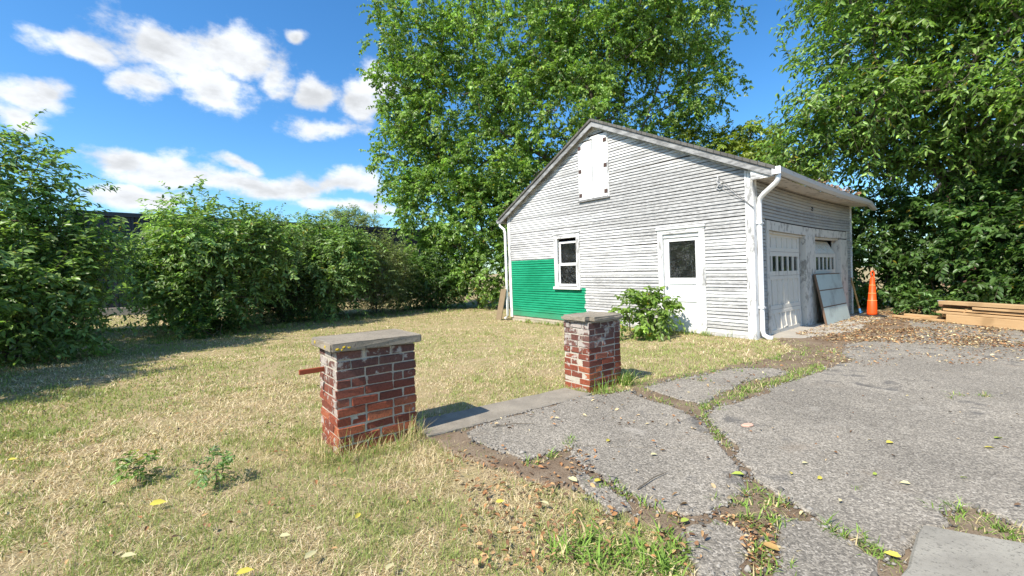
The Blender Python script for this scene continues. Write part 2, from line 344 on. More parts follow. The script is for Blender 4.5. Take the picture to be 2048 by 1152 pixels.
def bark_mat():
    m, q, out = mat('bark'); p = pos(q); n = q.noise(q.vm('MULTIPLY', p, (9, 9, 2.5)), 1.0, 6, 0.7)
    finish(q, out, q.mix(n, (0.06, 0.05, 0.04), (0.21, 0.175, 0.135)), 0.95, n, 0.7, 0.02, 0.1); return m
M['bark'] = bark_mat()
def wood_mat(name, c0, c1, sc):
    m, q, out = mat(name); p = q.vm('MULTIPLY', obj(q), sc); n = q.noise(p, 1.0, 5, 0.65, dist=0.6); k = q.noise(obj(q), 2.2, 3, 0.5)
    c = q.mix(n, c0, c1); c = q.mix(q.m('MULTIPLY', q.smooth(k, 0.55, 0.72), 0.5), c, tuple(x * 0.55 for x in c0))
    rnd = q.n('ShaderNodeObjectInfo').outputs['Random']; c = q.mix(q.m('MULTIPLY', rnd, 0.45), c, tuple(x * 0.55 for x in c1))
    finish(q, out, c, 0.75, n, 0.2, 0.003, 0.2); return m
M['lumber'] = wood_mat('pine_lumber', (0.46, 0.27, 0.12), (0.66, 0.46, 0.26), (1.5, 30, 30))
M['handle'] = wood_mat('ash_handle', (0.48, 0.26, 0.09), (0.62, 0.36, 0.14), (40, 40, 3))
def glass_mat(name, dust):
    m, q, out = mat(name); p = obj(q); n = q.noise(p, 70, 3, 0.7); n2 = q.noise(p, 5, 3, 0.6)
    d = q.m('MULTIPLY', q.smooth(q.m('ADD', n, q.m('MULTIPLY', n2, 0.25)), 0.66, 0.85), dust)
    g = q.n('ShaderNodeBsdfGlossy', inp={'Color': (1, 1, 1, 1), 'Roughness': 0.05}); t = q.n('ShaderNodeBsdfTransparent', inp={'Color': (0.82, 0.85, 0.84, 1)})
    df = q.n('ShaderNodeBsdfDiffuse', inp={'Color': (0.45, 0.46, 0.45, 1)})
    fr = q.n('ShaderNodeFresnel', inp={'IOR': 1.5}).outputs[0]
    a = q.n('ShaderNodeMixShader', inp={0: fr}); q.link(t.outputs[0], a.inputs[1]); q.link(g.outputs[0], a.inputs[2])
    b = q.n('ShaderNodeMixShader', inp={0: q.m('ADD', d, 0.015)}); q.link(a.outputs[0], b.inputs[1]); q.link(df.outputs[0], b.inputs[2]); q.link(b.outputs[0], out.inputs[0]); return m
M['glass'] = glass_mat('dusty_glass', 0.5)
M['glass_clean'] = glass_mat('dull_glass', 0.25)
M['orange'] = plain('orange_plastic', (0.78, 0.085, 0.008), 0.45, 0.12, 9, 0.4)
M['rubber'] = plain('black_rubber', (0.03, 0.03, 0.03), 0.8, 0.3, 30)
M['blue'] = plain('blue_paint', (0.05, 0.16, 0.36), 0.5, 0.2, 30)
M['navy'] = plain('dark_blue_metal', (0.022, 0.028, 0.042), 0.5, 0.25, 2, 0.4)
M['panel'] = trim_mat('grey_green_sheet', (0.46, 0.53, 0.50), (0.36, 0.40, 0.38), 0.5, 0.7, (2, 2, 2))
M['board_brown'] = plain('bare_wood_edge', (0.17, 0.11, 0.075), 0.85, 0.35, 20)
M['ply'] = plain('old_plywood', (0.25, 0.19, 0.12), 0.85, 0.35, 8)
M['redbrick_far'] = plain('far_red_brick', (0.16, 0.075, 0.055), 0.9, 0.3, 12)
M['roof_far'] = plain('far_grey_shingle', (0.17, 0.16, 0.19), 0.9, 0.3, 12)
M['wire'] = plain('wire_grey', (0.12, 0.12, 0.125), 0.6, 0.1, 5)
M['cream'] = plain('broom_stick_paint', (0.55, 0.40, 0.34), 0.6, 0.1, 20)

# ------------------------------------------------------------------ ground
def gz(x, y):
    x = np.asarray(x, float); y = np.asarray(y, float)
    a = np.clip((4.4 - x) / 4.0, 0, 1); b = np.clip((y - 4.8) / 5.0, 0, 1)
    a = a * a * (3 - 2 * a); b = b * b * (3 - 2 * b)
    return -0.17 * a * b
def build_ground():
    xs = np.concatenate([[-400, -150, -70, -40], np.arange(-26, 26.1, 0.5), [40, 70, 150, 400]])
    ys = np.concatenate([[-120, -40, -12], np.arange(-4, 34.1, 0.5), [50, 90, 200, 600]])
    X, Y = np.meshgrid(xs, ys); Z = gz(X, Y) + np.where((np.abs(X) < 26) & (X < 0) & (Y > 0) & (Y < 34), 0.012 * np.sin(X * 2.3 + Y) * np.sin(Y * 1.7), 0)
    n = len(xs); v = np.stack([X.ravel(), Y.ravel(), Z.ravel()], 1)
    f = [(j * n + i, j * n + i + 1, (j + 1) * n + i + 1, (j + 1) * n + i) for j in range(len(ys) - 1) for i in range(n - 1)]
    o = mk('ground', v, f, M['turf'], smooth=True); tag(o, 'dry yellowing lawn and bare earth around the garage', 'ground', kind='structure')
build_ground()

def jag(poly, step=0.07, amp=0.018, seed=0):
    r = random.Random(seed); out = []
    for i in range(len(poly)):
        a = Vector(poly[i]); b = Vector(poly[(i + 1) % len(poly)]); n = max(1, int((b - a).length / step)); nrm = Vector((-(b - a).y, (b - a).x)).normalized() if (b - a).length > 1e-6 else Vector((0, 0))
        for k in range(n):
            p = a.lerp(b, k / n) + (nrm * r.gauss(0, amp) if n > 1 else nrm * 0); out.append((p.x, p.y))
    return out
def plate(name, poly, z0, z1, m, parent=None, inset=0.012, drop=0.010):
    """a flat plate with a slightly broken-down rim"""
    p = np.array(poly, float); area = 0.5 * np.sum(p[:, 0] * np.roll(p[:, 1], -1) - np.roll(p[:, 0], -1) * p[:, 1])
    if area < 0: p = p[::-1]
    n = len(p); t = np.roll(p, -1, 0) - np.roll(p, 1, 0); t /= np.maximum(np.linalg.norm(t, axis=1, keepdims=True), 1e-9); d0 = p - np.roll(p, 1, 0); d1 = np.roll(p, -1, 0) - p; d0 /= np.maximum(np.linalg.norm(d0, axis=1, keepdims=True), 1e-9); d1 /= np.maximum(np.linalg.norm(d1, axis=1, keepdims=True), 1e-9)
    q_ = p + np.stack([-t[:, 1], t[:, 0]], 1) * inset * np.clip((d0 * d1).sum(1) * 1.6 - .3, .02, 1)[:, None]
    inn = [Vector(v) for v in q_]; out_ = [Vector(v) for v in p]
    cv, ce, cf, _, _, _ = delaunay_2d_cdt(out_ + inn, [(k, (k + 1) % n) for k in range(n)], [], 1, 1e-5)
    rim = {(round(v.x, 4), round(v.y, 4)) for v in out_}
    vs = [(v.x, v.y, z1 - drop if (round(v.x, 4), round(v.y, 4)) in rim else z1) for v in cv]; fs = [tuple(f) for f in cf]; b = len(vs)
    vs += [(v.x, v.y, z1 - drop) for v in out_] + [(v.x, v.y, z0) for v in out_]
    fs += [(b + n + k, b + n + (k + 1) % n, b + (k + 1) % n, b + k) for k in range(n)]
    return mk(name, vs, fs, m, parent)
G = lambda pts: [gpt(x, y) for x, y in pts]

soil_poly = jag(G([(850, 880), (925, 862), (1180, 792), (1250, 778), (1300, 760), (1400, 742), (1520, 722), (1590, 700), (1555, 684)]) + [(5.2, 8.3), (9.6, 11.9), (10.4, 12.0), (10.6, 9.0), (12.0, 4.0), (11, -2), (1.5, -2), (0.9, 1.2)] + G([(1380, 1100), (1250, 1050), (1150, 990), (1050, 960), (960, 920), (880, 900)]), 0.12, 0.03, 3)
soil = plate('driveway_soil', soil_poly, -0.03, 0.016, M['soil'], inset=0.03, drop=0.02)
tag(soil, 'brown earth showing in the cracks of the driveway', 'soil', kind='structure')
PL = {
 'P1': G([(925, 866), (1010, 843), (1100, 818), (1172, 797), (1250, 787), (1300, 808), (1372, 826), (1405, 852), (1438, 890), (1475, 935), (1490, 980), (1462, 1012), (1400, 1040), (1332, 1030), (1250, 990), (1200, 958), (1152, 930), (1142, 908), (1150, 896), (1120, 906), (1055, 926), (1000, 908), (942, 884)]),
 'P1b': G([(1150, 946), (1190, 962), (1250, 1005), (1262, 1026), (1230, 1036), (1190, 1006), (1158, 976)]),
 'P2': G([(1288, 778), (1345, 765), (1430, 748), (1470, 740), (1545, 740), (1575, 748), (1502, 764), (1442, 786), (1405, 812), (1345, 802)]),
 'P3': G([(1372, 1062), (1430, 1048), (1500, 1075), (1492, 1110), (1475, 1165), (1395, 1165), (1378, 1110)]),
 'P4': G([(1562, 1046), (1630, 1048), (1700, 1088), (1752, 1128), (1765, 1180), (1545, 1180), (1552, 1090)]),
 'P5': G([(1650, 742), (1560, 775), (1500, 800), (1432, 818), (1416, 838), (1440, 868), (1472, 902), (1500, 945), (1515, 968), (1565, 1002), (1612, 1030), (1665, 1064), (1720, 1088), (1765, 1106), (1800, 1122), (1815, 1110), (1850, 1066), (1905, 1060), (1880, 1030), (1925, 1018), (2000, 1040), (2070, 1085)]) + [(2.9, 1.55), (3.3, -1.5), (11.2, -1.5), (10.4, 6.0), (9.75, 9.0), (8.9, 9.6)] + G([(1830, 668), (1740, 684), (1690, 694), (1690, 712), (1715, 722)]),
}
drive = empty('driveway'); tag(drive, 'cracked grey asphalt driveway in front of the garage', 'driveway', kind='structure')
for i, (k, p) in enumerate(PL.items()):
    PL[k] = jag(jag(p, 0.16, 0.028, 40 + i), 0.035, 0.007, 10 + i); plate('asphalt_slab', PL[k], -0.01, 0.026 if k != 'P5' else 0.028, M['asphalt'], drive, drop=.008)

# ------------------------------------------------------------------ the garage
TH = 0.893; GW, GL, EAVE = 6.92, 6.05, 3.02
GA = Vector((4.296, 7.627, 0)); EX = Vector((math.cos(TH), -math.sin(TH), 0)); EY = Vector((math.sin(TH), math.cos(TH), 0))
def hw(x, y, z=0.0): return GA + EX * x + EY * y + Vector((0, 0, z))
def lean(p):          # the old frame leans a little towards the lawn
    return (p[0] - 0.026 * (p[2] - 1.2), p[1], p[2])
def sagf(p):          # and the long wall above the doors has sagged
    x, y, z = p; s = max(0.0, min(1.0, y / GL)); k = max(0.0, min(1.0, (z - 1.0) / 1.0))
    return lean((x, y, z - 0.045 * 4 * s * (1 - s) * k))
gar = empty('garage', GA, -TH); tag(gar, 'weathered white clapboard garage with peeling paint and a green patch', 'garage')
AX, AZ = -3.47, 4.86            # ridge
RE, LE = 0.42, -7.20            # eave edges
SR = (AZ - 2.955) / (RE - AX); SLf = (AZ - 2.90) / (AX - LE)
def roofz(x): return AZ - (x - AX) * SR if x > AX else AZ - (AX - x) * SLf
def hb(name, a, b, m, parent=gar, fn=lean, bev=0.003):
    o = MB(fn).box(a, b).build(name, m, parent)
    return bevel(o, bev) if bev else o

# walls behind the siding (openings left free), floor, footing
DX0, DX1, DZ = -1.885, -0.870, 2.12          # door casing, outside
WX0, WX1, WZ0, WZ1 = -4.985, -4.075, 0.82, 2.26
SX0, SX1, SZ0, SZ1 = -4.035, -3.10, 3.01, 4.50
di, do = 0.12, 0.10
w = MB(lean); T = 0.10
def gwall(x0, x1, z0, z1): w.box((x0, 0.0, z0), (x1, T, z1))
gwall(-GW, WX0 + di, 0, EAVE - .05); gwall(WX1 - di, DX0 + do, 0, EAVE - .05); gwall(DX1 - do, 0, 0, EAVE - .05)
gwall(WX0 + di, WX1 - di, 0, WZ0 + .08); gwall(WX0 + di, WX1 - di, WZ1 - .1, EAVE - .05); gwall(DX0 + do, DX1 - do, DZ - .1, EAVE - .05)
w.add([(-GW, 0, EAVE - .05), (0, 0, EAVE - .05), (0, 0, roofz(0) - .08), (AX, 0, AZ - .08), (-GW, 0, roofz(-GW) - .08),
       (-GW, T, EAVE - .05), (0, T, EAVE - .05), (0, T, roofz(0) - .08), (AX, T, AZ - .08), (-GW, T, roofz(-GW) - .08)],
      [(0, 1, 2, 3, 4), (9, 8, 7, 6, 5), (0, 5, 6, 1), (1, 6, 7, 2), (2, 7, 8, 3), (3, 8, 9, 4), (4, 9, 5, 0)])
w.build('gable_wall', M['dark'], gar)
w = MB(lean)
w.box((-GW, GL - T, 0), (-T, GL, 3.0)); w.box((-GW, T, 0), (-GW + T, GL - T, 2.98))
w.add([(-GW, GL - T, 3.0), (0, GL - T, 3.0), (AX, GL - T, AZ - .1), (-GW, GL, 3.0), (0, GL, 3.0), (AX, GL, AZ - .1)], [(0, 1, 2), (5, 4, 3), (0, 3, 4, 1), (1, 4, 5, 2), (2, 5, 3, 0)])
w.build('rear_wall', M['siding_gable'], gar)
V0, V1, V2, V3, ZD = 0.62, 2.50, 3.11, 4.99, 1.97
w = MB(sagf)
for (a, b, z0, z1) in ((T, V0 - .05, 0, 2.05), (V1 + .03, V2 - .03, 0, 2.05), (V3 + .03, GL, 0, 2.05)): w.box((-T, a, z0), (0, b, z1))
for k in range(8):
    a = T + (GL - T) * k / 8; b = T + (GL - T) * (k + 1) / 8; w.box((-T, a, 2.05), (0, b, 3.0))
w.build('front_wall', M['dark'], gar)
MB(lean).box((-GW, T, -.05), (0.0, GL, 0.012)).build('floor', M['dark'], gar)
hb('footing', (-GW + .02, .012, -.45), (-.01, GL - .02, -.06), M['footing'], bev=0)
MB(lean).box((-2.6, 0.004, -.085), (-.005, .10, 0.0)).build('sill_beam', M['board_brown'], gar); MB(lean).box((-GW + .01, 0.002, -.085), (-2.601, .10, 0.0)).build('sill_beam', M['footing'], gar)

# clapboards, one by one
EC = 0.0645
def clap_g(x0, x1, z, h, first=False):
    j = rng.normal(0, .0012); b = 0.022 + rng.normal(0, .0018); t = 0.004; h -= abs(rng.normal(.0115, .0035))
    zz = z + j; s = rng.normal(0, .0045)
    o = MB(lean).hexa([(x0, -b, zz), (x1, -b, zz + s), (x1, 0, zz + s), (x0, 0, zz)], [(x0, -t, zz + h + .004), (x1, -t, zz + h + .004 + s), (x1, 0, zz + h + .004 + s), (x0, 0, zz + h + .004)])
    o.build('siding_board', M['siding_gable'], gar)
def cut(spans, a, b):
    out = []
    for (p, q_) in spans:
        if b <= p or a >= q_: out.append((p, q_)); continue
        if a > p: out.append((p, a))
        if b < q_: out.append((b, q_))
    return out
for i in range(-1, 76):
    if i < 0: z, h = 0.0, 0.155
    else: z, h = 0.155 + i * EC, EC
    if i >= 0 and z + h > AZ - 0.13: break
    lo, hi = -GW + .09, -.115
    if z > 2.95:
        lo = max(lo, AX - (AZ - .10 - z) / SLf); hi = min(hi, AX + (AZ - .10 - z) / SR)
    sp = [(lo, hi)]
    if z < DZ - .01: sp = cut(sp, DX0, DX1)
    if z + h > WZ0 and z < WZ1 - .01: sp = cut(sp, WX0, WX1)
    if z + h > SZ0 and z < SZ1 - .01: sp = cut(sp, SX0, SX1)
    for (a, b) in sp:
        if b - a < .05: continue
        if b - a > 4.0:      # butt joint somewhere along a long course
            c = a + (b - a) * rng.uniform(.25, .75); clap_g(a, c - .001, z, h); clap_g(c + .001, b, z, h)
        else: clap_g(a, b, z, h)
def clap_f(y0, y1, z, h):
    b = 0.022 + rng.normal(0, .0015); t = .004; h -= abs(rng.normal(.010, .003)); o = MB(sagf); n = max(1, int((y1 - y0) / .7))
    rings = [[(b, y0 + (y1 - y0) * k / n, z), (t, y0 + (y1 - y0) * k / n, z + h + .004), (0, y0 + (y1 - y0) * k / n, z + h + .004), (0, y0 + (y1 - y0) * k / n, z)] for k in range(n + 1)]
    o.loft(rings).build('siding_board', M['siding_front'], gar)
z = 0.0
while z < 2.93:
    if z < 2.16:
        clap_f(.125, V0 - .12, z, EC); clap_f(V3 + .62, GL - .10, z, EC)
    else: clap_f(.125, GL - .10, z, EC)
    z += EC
# corner boards
hb('corner_board', (-.115, -.030, -.06), (.026, -.002, 3.05), M['trim']); hb('corner_board', (.002, -.0, -.06), (.028, .122, 2.98), M['trim'])
hb('corner_board', (-GW - .028, -.030, -.06), (-GW + .09, -.002, 2.99), M['trim']); hb('corner_board', (.002, GL - .10, 0), (.028, GL + .01, 2.86), M['trim'])
# roof slabs
RO = 0.15; LB = GL + .25
r_ = MB(lean)
for sgn, xe in ((1, RE), (-1, LE)):
    ze = roofz(xe); nx = (AX - xe) * .0
    ys = [-RO] + [GL * k / 6 for k in range(1, 6)] + [LB]
    for a, b in zip(ys[:-1], ys[1:]):
        da = db = 0.0
        r_.hexa([(xe, a, ze - .05), (AX, a, AZ - .05), (AX, b, AZ - .05), (xe, b, ze - .05)] if sgn > 0 else [(AX, a, AZ - .05), (xe, a, ze - .05), (xe, b, ze - .05), (AX, b, AZ - .05)],
                [(xe, a, ze), (AX, a, AZ), (AX, b, AZ), (xe, b, ze)] if sgn > 0 else [(AX, a, AZ), (xe, a, ze), (xe, b, ze), (AX, b, AZ)])
roof = r_.build('roof', M['roof'], gar)
def slant(name, x0, x1, dz0, dz1, y0, y1, m, parent=gar):
    return bevel(MB(lean).hexa([(x0, y0, roofz(x0) + dz0), (x1, y0, roofz(x1) + dz0), (x1, y1, roofz(x1) + dz0), (x0, y1, roofz(x0) + dz0)],
                               [(x0, y0, roofz(x0) + dz1), (x1, y0, roofz(x1) + dz1), (x1, y1, roofz(x1) + dz1), (x0, y1, roofz(x0) + dz1)]).build(name, m, parent), .003)
slant('rake_board', AX + .001, RE - .02, -.17, -.045, -RO - .006, -RO + .02, M['rake']); slant('rake_board', LE + .02, AX - .001, -.17, -.045, -RO - .006, -RO + .02, M['rake'])
slant('roof_edge', AX + .001, RE + .02, -.044, .018, -RO - .035, -RO + .1, M['roof']); slant('roof_edge', LE - .02, AX - .001, -.044, .018, -RO - .035, -RO + .1, M['roof'])
slant('soffit_board', AX + .001, RE - .03, -.075, -.052, -RO + .021, -.002, M['trim_h']); slant('soffit_board', LE + .03, AX - .001, -.075, -.052, -RO + .021, -.002, M['trim_h'])
slant('frieze_board', AX + .001, -.05, -.205, -.08, -.032, -.004, M['frieze']); slant('frieze_board', -GW + .02, AX - .001, -.205, -.08, -.032, -.004, M['frieze'])
# eave box with soffit on the door side
hb('eave_end', (.03, -RO + .024, 2.805), (RE - .015, -RO + .05, 2.955), M['trim_h'], bev=0)
o = MB(sagf)
for k in range(7):
    a = -RO + .052 + (GL + .3) * k / 7; b = -RO + .052 + (GL + .3) * (k + 1) / 7
    o.hexa([(.03, a, 2.85), (RE - .02, a, 2.82), (RE - .02, b, 2.82), (.03, b, 2.85)], [(.03, a, 2.862), (RE - .02, a, 2.832), (RE - .02, b, 2.832), (.03, b, 2.862)])
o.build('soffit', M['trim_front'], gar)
# gutter: half-open trough, drooping past the far corner
o = MB(lean); rings = []
for k in range(13):
    y = -RO - .02 + (GL + .42) * k / 12; t = k / 12; z = 2.945 - .012 * k / 12 - .05 * math.sin(t * math.pi) - (0.20 * ((t - .86) / .14) ** 2 if t > .86 else 0)
    prof = [(0.01, 0), (0.01, -.10), (.07, -.115), (.115, -.07), (.125, 0.0), (.118, 0.0), (.108, -.065), (.068, -.107), (.016, -.094), (.016, 0)]; fl = 1.0 if t < .86 else 1 - .75 * (t - .86) / .14; prof = [(a, b * fl) for a, b in prof]
    rings.append([(RE - .03 + a, y, z + b) for a, b in prof])
gut = o.loft(rings).build('gutter', M['gutter'], gar)
hb('end_cap', (RE - .035, -RO - .03, 2.825), (RE + .10, -RO - .021, 2.95), M['spout'], gut)
spt = [(RE + .03, -RO + .06, 2.84), (RE + .03, -RO + .06, 2.76), (RE - .02, -RO + .09, 2.70), (.16, .06, 2.56), (.085, .10, 2.50), (.068, .115, 2.40), (.068, .115, 1.3), (.068, .115, .16), (.085, .12, .08), (.15, .13, .035), (.22, .14, .03)]
sp = MB(lean).tube(spt, .042, 10).build('downspout', M['spout'], gar, True)
for zz in (2.05, .55): hb('strap', (.026, .06, zz), (.116, .17, zz + .03), M['spout'], sp)
slp = [(LE - .03, -.10, 2.80), (LE - .01, -.10, 2.70), (-GW - .11, -.09, 2.58), (-GW - .075, -.09, 2.48), (-GW - .075, -.09, 1.2), (-GW - .075, -.09, -.02), (-GW - .09, -.12, -.08), (-GW - .13, -.17, -.12)]
sp2 = MB(lean).tube(slp, .038, 10).build('downspout', M['spout'], gar, True)
o = MB(lean); rings = []
for k in range(7):
    y = -RO - .02 + (GL + .4) * k / 6; rings.append([(LE + .02 - a, y, 2.885 + b) for a, b in [(0.01, 0), (0.01, -.10), (.07, -.115), (.115, -.07), (.125, 0.0), (.118, 0.0), (.108, -.065), (.068, -.107), (.016, -.094), (.016, 0)]])
o.loft(rings).build('gutter', M['gutter'], gar)

# entry door
hb('door_casing', (DX0, -.034, -.02), (DX0 + .115, .06, DZ - .121), M['trim']); hb('door_casing', (DX1 - .115, -.034, -.02), (DX1, .06, DZ - .121), M['trim'])
hb('door_casing', (DX0, -.036, DZ - .12), (DX1, .06, DZ - .03), M['trim_h']); hb('drip_cap', (DX0 - .02, -.06, DZ - .029), (DX1 + .02, .0, DZ + .02), M['trim_h'])
a, b = DX0 + .118, DX1 - .118
hb('door_head', (a, .0, DZ - .20), (b, .055, DZ - .122), M['trim_h'])
dz1 = DZ - .203; dy0, dy1 = .022, .062; gx0, gx1, gz0, gz1 = a + .11, b - .10, 1.10, 1.845
dm = MB(lean)
dm.box((a, dy0, .005), (a + .11, dy1, dz1)); dm.box((b - .10, dy0, .005), (b, dy1, dz1)); dm.box((gx0, dy0, gz1), (gx1, dy1, dz1)); dm.box((gx0, dy0, gz0 - .12), (gx1, dy1, gz0))
dm.box((gx0, dy0, .62), (gx1, dy1, .70)); dm.box((gx0, dy0, .005), (gx1, dy1, .22))
door = dm.build('door', M['door'], gar)
hb('panel', (gx0, dy0 + .016, .70), (gx1, dy1 - .01, gz0 - .12), M['door'], door, bev=0); hb('panel', (gx0, dy0 + .016, .22), (gx1, dy1 - .01, .62), M['door'], door, bev=0)
hb('window_pane', (gx0, dy0 + .018, gz0), (gx1, dy0 + .022, gz1), M['glass'], door, bev=0)
kn = MB(lean).tube([(a + .055, dy0, .93), (a + .055, dy0 - .02, .93), (a + .055, dy0 - .03, .93), (a + .055, dy0 - .055, .93), (a + .055, dy0 - .065, .93)], [.012, .012, .026, .028, .012], 10).build('knob', M['gutter'], door, True)
hb('threshold', (DX0 + .02, -.05, -.075), (DX1 - .02, .06, -.021), M['board_brown'])
# sash window
win = hb('window', (WX0, -.036, WZ1 - .125), (WX1, .05, WZ1 - .01), M['trim_h'])
hb('casing', (WX0, -.034, WZ0 + .06), (WX0 + .12, .05, WZ1 - .126), M['trim'], win); hb('casing', (WX1 - .12, -.034, WZ0 + .06), (WX1, .05, WZ1 - .126), M['trim'], win)
hb('sill', (WX0 - .02, -.085, WZ0 - .01), (WX1 + .02, .05, WZ0 + .058), M['door'], win); hb('drip_cap', (WX0 - .015, -.055, WZ1 - .009), (WX1 + .015, 0, WZ1 + .02), M['trim_h'], win)
x0, x1 = WX0 + .121, WX1 - .121; zb, zt, zm = WZ0 + .06, WZ1 - .20, 1.455
def sash(z0, z1, y, name):
    o = MB(lean); r = .055
    o.box((x0, y, z0), (x0 + r, y + .03, z1)); o.box((x1 - r, y, z0), (x1, y + .03, z1)); o.box((x0 + r, y, z0), (x1 - r, y + .03, z0 + r * 1.3)); o.box((x0 + r, y, z1 - r), (x1 - r, y + .03, z1))
    s_ = o.build(name, M['door'], win)
    hb('pane', (x0 + r, y + .012, z0 + r * 1.3), (x1 - r, y + .016, z1 - r), M['glass'], win, bev=0)
sash(zm - .03, zt, .045, 'upper_sash'); sash(zb, zm + .025, .008, 'lower_sash')
hb('curtain', (x0 + .06, .12, zb + .03), (x1 - .06, .13, zb + .28), M['panel'], win, bev=0)
# loft shutters
fr = MB(lean); fr.box((SX0, -.030, SZ0), (SX0 + .03, .0, SZ1)); fr.box((SX1 - .03, -.030, SZ0), (SX1, .0, SZ1)); fr.box((SX0 + .03, -.030, SZ1 - .05), (SX1 - .03, .0, SZ1))
lf = fr.build('loft_hatch_frame', M['trim'], gar)
hb('sill', (SX0 - .01, -.06, SZ0 - .035), (SX1 + .01, .0, SZ0 - .002), M['rake'], lf)
cx = (SX0 + SX1) / 2 - .0
M['shutter'] = trim_mat('bright_shutter_paint', (0.74, 0.74, 0.73), (0.45, 0.43, 0.4), .58, .66)
for (p0, p1, zt2) in ((SX0 + .032, cx - .009, SZ1 - .09), (cx + .009, SX1 - .032, SZ1 - .06)):
    sh = hb('shutter', (p0, -.048, SZ0 + .01), (p1, -.012, zt2), M['shutter'])
    edge = p0 if p0 < cx - .1 else p1 - .09
    for zz in (SZ0 + .08, (SZ0 + zt2) / 2 - .03, zt2 - .16):
        hb('hinge', (edge, -.058, zz), (edge + .09, -.0485, zz + .09), M['hinge'], sh, bev=.002)

# garage doors
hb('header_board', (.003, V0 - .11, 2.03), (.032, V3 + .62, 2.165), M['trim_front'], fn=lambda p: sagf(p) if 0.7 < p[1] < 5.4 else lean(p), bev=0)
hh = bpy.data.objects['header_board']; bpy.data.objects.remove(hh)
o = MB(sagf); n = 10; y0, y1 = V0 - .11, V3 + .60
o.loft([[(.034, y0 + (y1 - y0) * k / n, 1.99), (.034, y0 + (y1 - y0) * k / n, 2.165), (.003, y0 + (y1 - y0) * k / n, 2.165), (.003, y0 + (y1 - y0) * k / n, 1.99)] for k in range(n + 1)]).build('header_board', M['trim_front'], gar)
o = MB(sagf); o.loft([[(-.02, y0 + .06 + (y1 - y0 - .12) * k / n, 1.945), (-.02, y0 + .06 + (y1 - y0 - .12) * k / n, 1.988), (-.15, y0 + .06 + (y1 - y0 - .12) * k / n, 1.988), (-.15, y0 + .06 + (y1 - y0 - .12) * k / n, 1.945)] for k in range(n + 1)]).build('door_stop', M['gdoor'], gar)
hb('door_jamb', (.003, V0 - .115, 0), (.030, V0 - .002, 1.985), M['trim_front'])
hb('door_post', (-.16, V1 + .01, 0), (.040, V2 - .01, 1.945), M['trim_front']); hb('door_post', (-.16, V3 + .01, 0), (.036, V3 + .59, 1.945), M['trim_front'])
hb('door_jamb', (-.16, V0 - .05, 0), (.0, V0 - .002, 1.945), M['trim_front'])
def garage_door(ya, yb, tilt, bow):
    """four hinged sections, six lights across the second"""
    root = None; ncol = 6; xb = -.10; th = .035
    secs = [(.012, .46), (.465, 1.11), (1.115, 1.58), (1.585, 1.94)]
    for si, (za, zb_) in enumerate(secs):
        def fn(p, si=si, za=za, zb_=zb_):
            x, y, z = p
            x += bow * math.exp(-((z - .05) / .35) ** 2) * (0.35 + .65 * (1 - (y - ya) / (yb - ya)))
            if si == 3 and tilt:
                dz = z - za; x -= dz * math.sin(tilt); z = za + dz * math.cos(tilt)
            return sagf((x, y, z)) if False else lean((x, y, z))
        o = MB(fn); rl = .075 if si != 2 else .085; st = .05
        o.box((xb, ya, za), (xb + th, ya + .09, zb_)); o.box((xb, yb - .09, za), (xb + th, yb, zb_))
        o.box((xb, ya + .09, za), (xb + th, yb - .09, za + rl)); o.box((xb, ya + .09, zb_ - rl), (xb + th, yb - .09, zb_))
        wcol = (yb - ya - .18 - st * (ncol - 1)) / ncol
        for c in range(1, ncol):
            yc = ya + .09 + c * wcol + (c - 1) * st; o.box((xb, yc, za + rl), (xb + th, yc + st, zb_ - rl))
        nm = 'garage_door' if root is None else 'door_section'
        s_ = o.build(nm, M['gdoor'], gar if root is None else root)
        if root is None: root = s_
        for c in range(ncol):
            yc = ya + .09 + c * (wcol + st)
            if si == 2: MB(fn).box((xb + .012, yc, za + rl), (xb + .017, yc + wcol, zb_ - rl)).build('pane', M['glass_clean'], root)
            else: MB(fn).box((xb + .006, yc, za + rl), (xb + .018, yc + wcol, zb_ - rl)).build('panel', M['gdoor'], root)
    return root
garage_door(V0 + .01, V1 - .07, 0.0, .09); garage_door(V2 + .02, V3 - .04, .50, .03)
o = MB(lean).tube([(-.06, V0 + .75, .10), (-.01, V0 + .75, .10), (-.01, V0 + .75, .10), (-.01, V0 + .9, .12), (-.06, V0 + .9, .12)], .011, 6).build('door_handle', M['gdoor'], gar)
# hole in the front siding and lamp bracket
M['hole'] = M['dark']
o = MB(sagf); n = 14; rr = random.Random(4)
ring = [(.0215, 3.05 + math.cos(2 * math.pi * k / n) * .055 * rr.uniform(.7, 1.2), 2.60 + math.sin(2 * math.pi * k / n) * .05 * rr.uniform(.7, 1.2)) for k in range(n)]
o.add(ring + [(p[0] - .03, p[1], p[2]) for p in ring], [tuple(range(n))] + [(k, k + n, (k + 1) % n + n, (k + 1) % n) for k in range(n)]).build('hole', M['iron'], gar)
# wire bracket on the gable
br = MB(lean).tube([(-.57, -.02, 2.97), (-.57, -.07, 2.98), (-.55, -.09, 2.93), (-.58, -.09, 2.87), (-.54, -.08, 2.83), (-.50, -.06, 2.86)], .014, 6).tube([(-.60, -.03, 2.93), (-.53, -.09, 2.90), (-.56, -.10, 2.84), (-.62, -.05, 2.80), (-.56, -.04, 2.74), (-.5, -.03, 2.76)], .006, 5).build('wire_bracket', M['gutter'], gar)
MB(lean).tube([(-.54, -.085, 2.95), (-.40, -.07, 2.80), (-.2, -.055, 2.58), (.03, -.045, 2.34)], .005, 5).build('wire', M['wire'], br)
MB(lean).tube([(-.55, -.08, 2.83), (-.40, -.06, 2.70), (-.1, -.05, 2.46), (.03, -.042, 2.32)], .004, 5).build('wire', M['wire'], br)
# leaf drift on the roof edge comes with the litter below

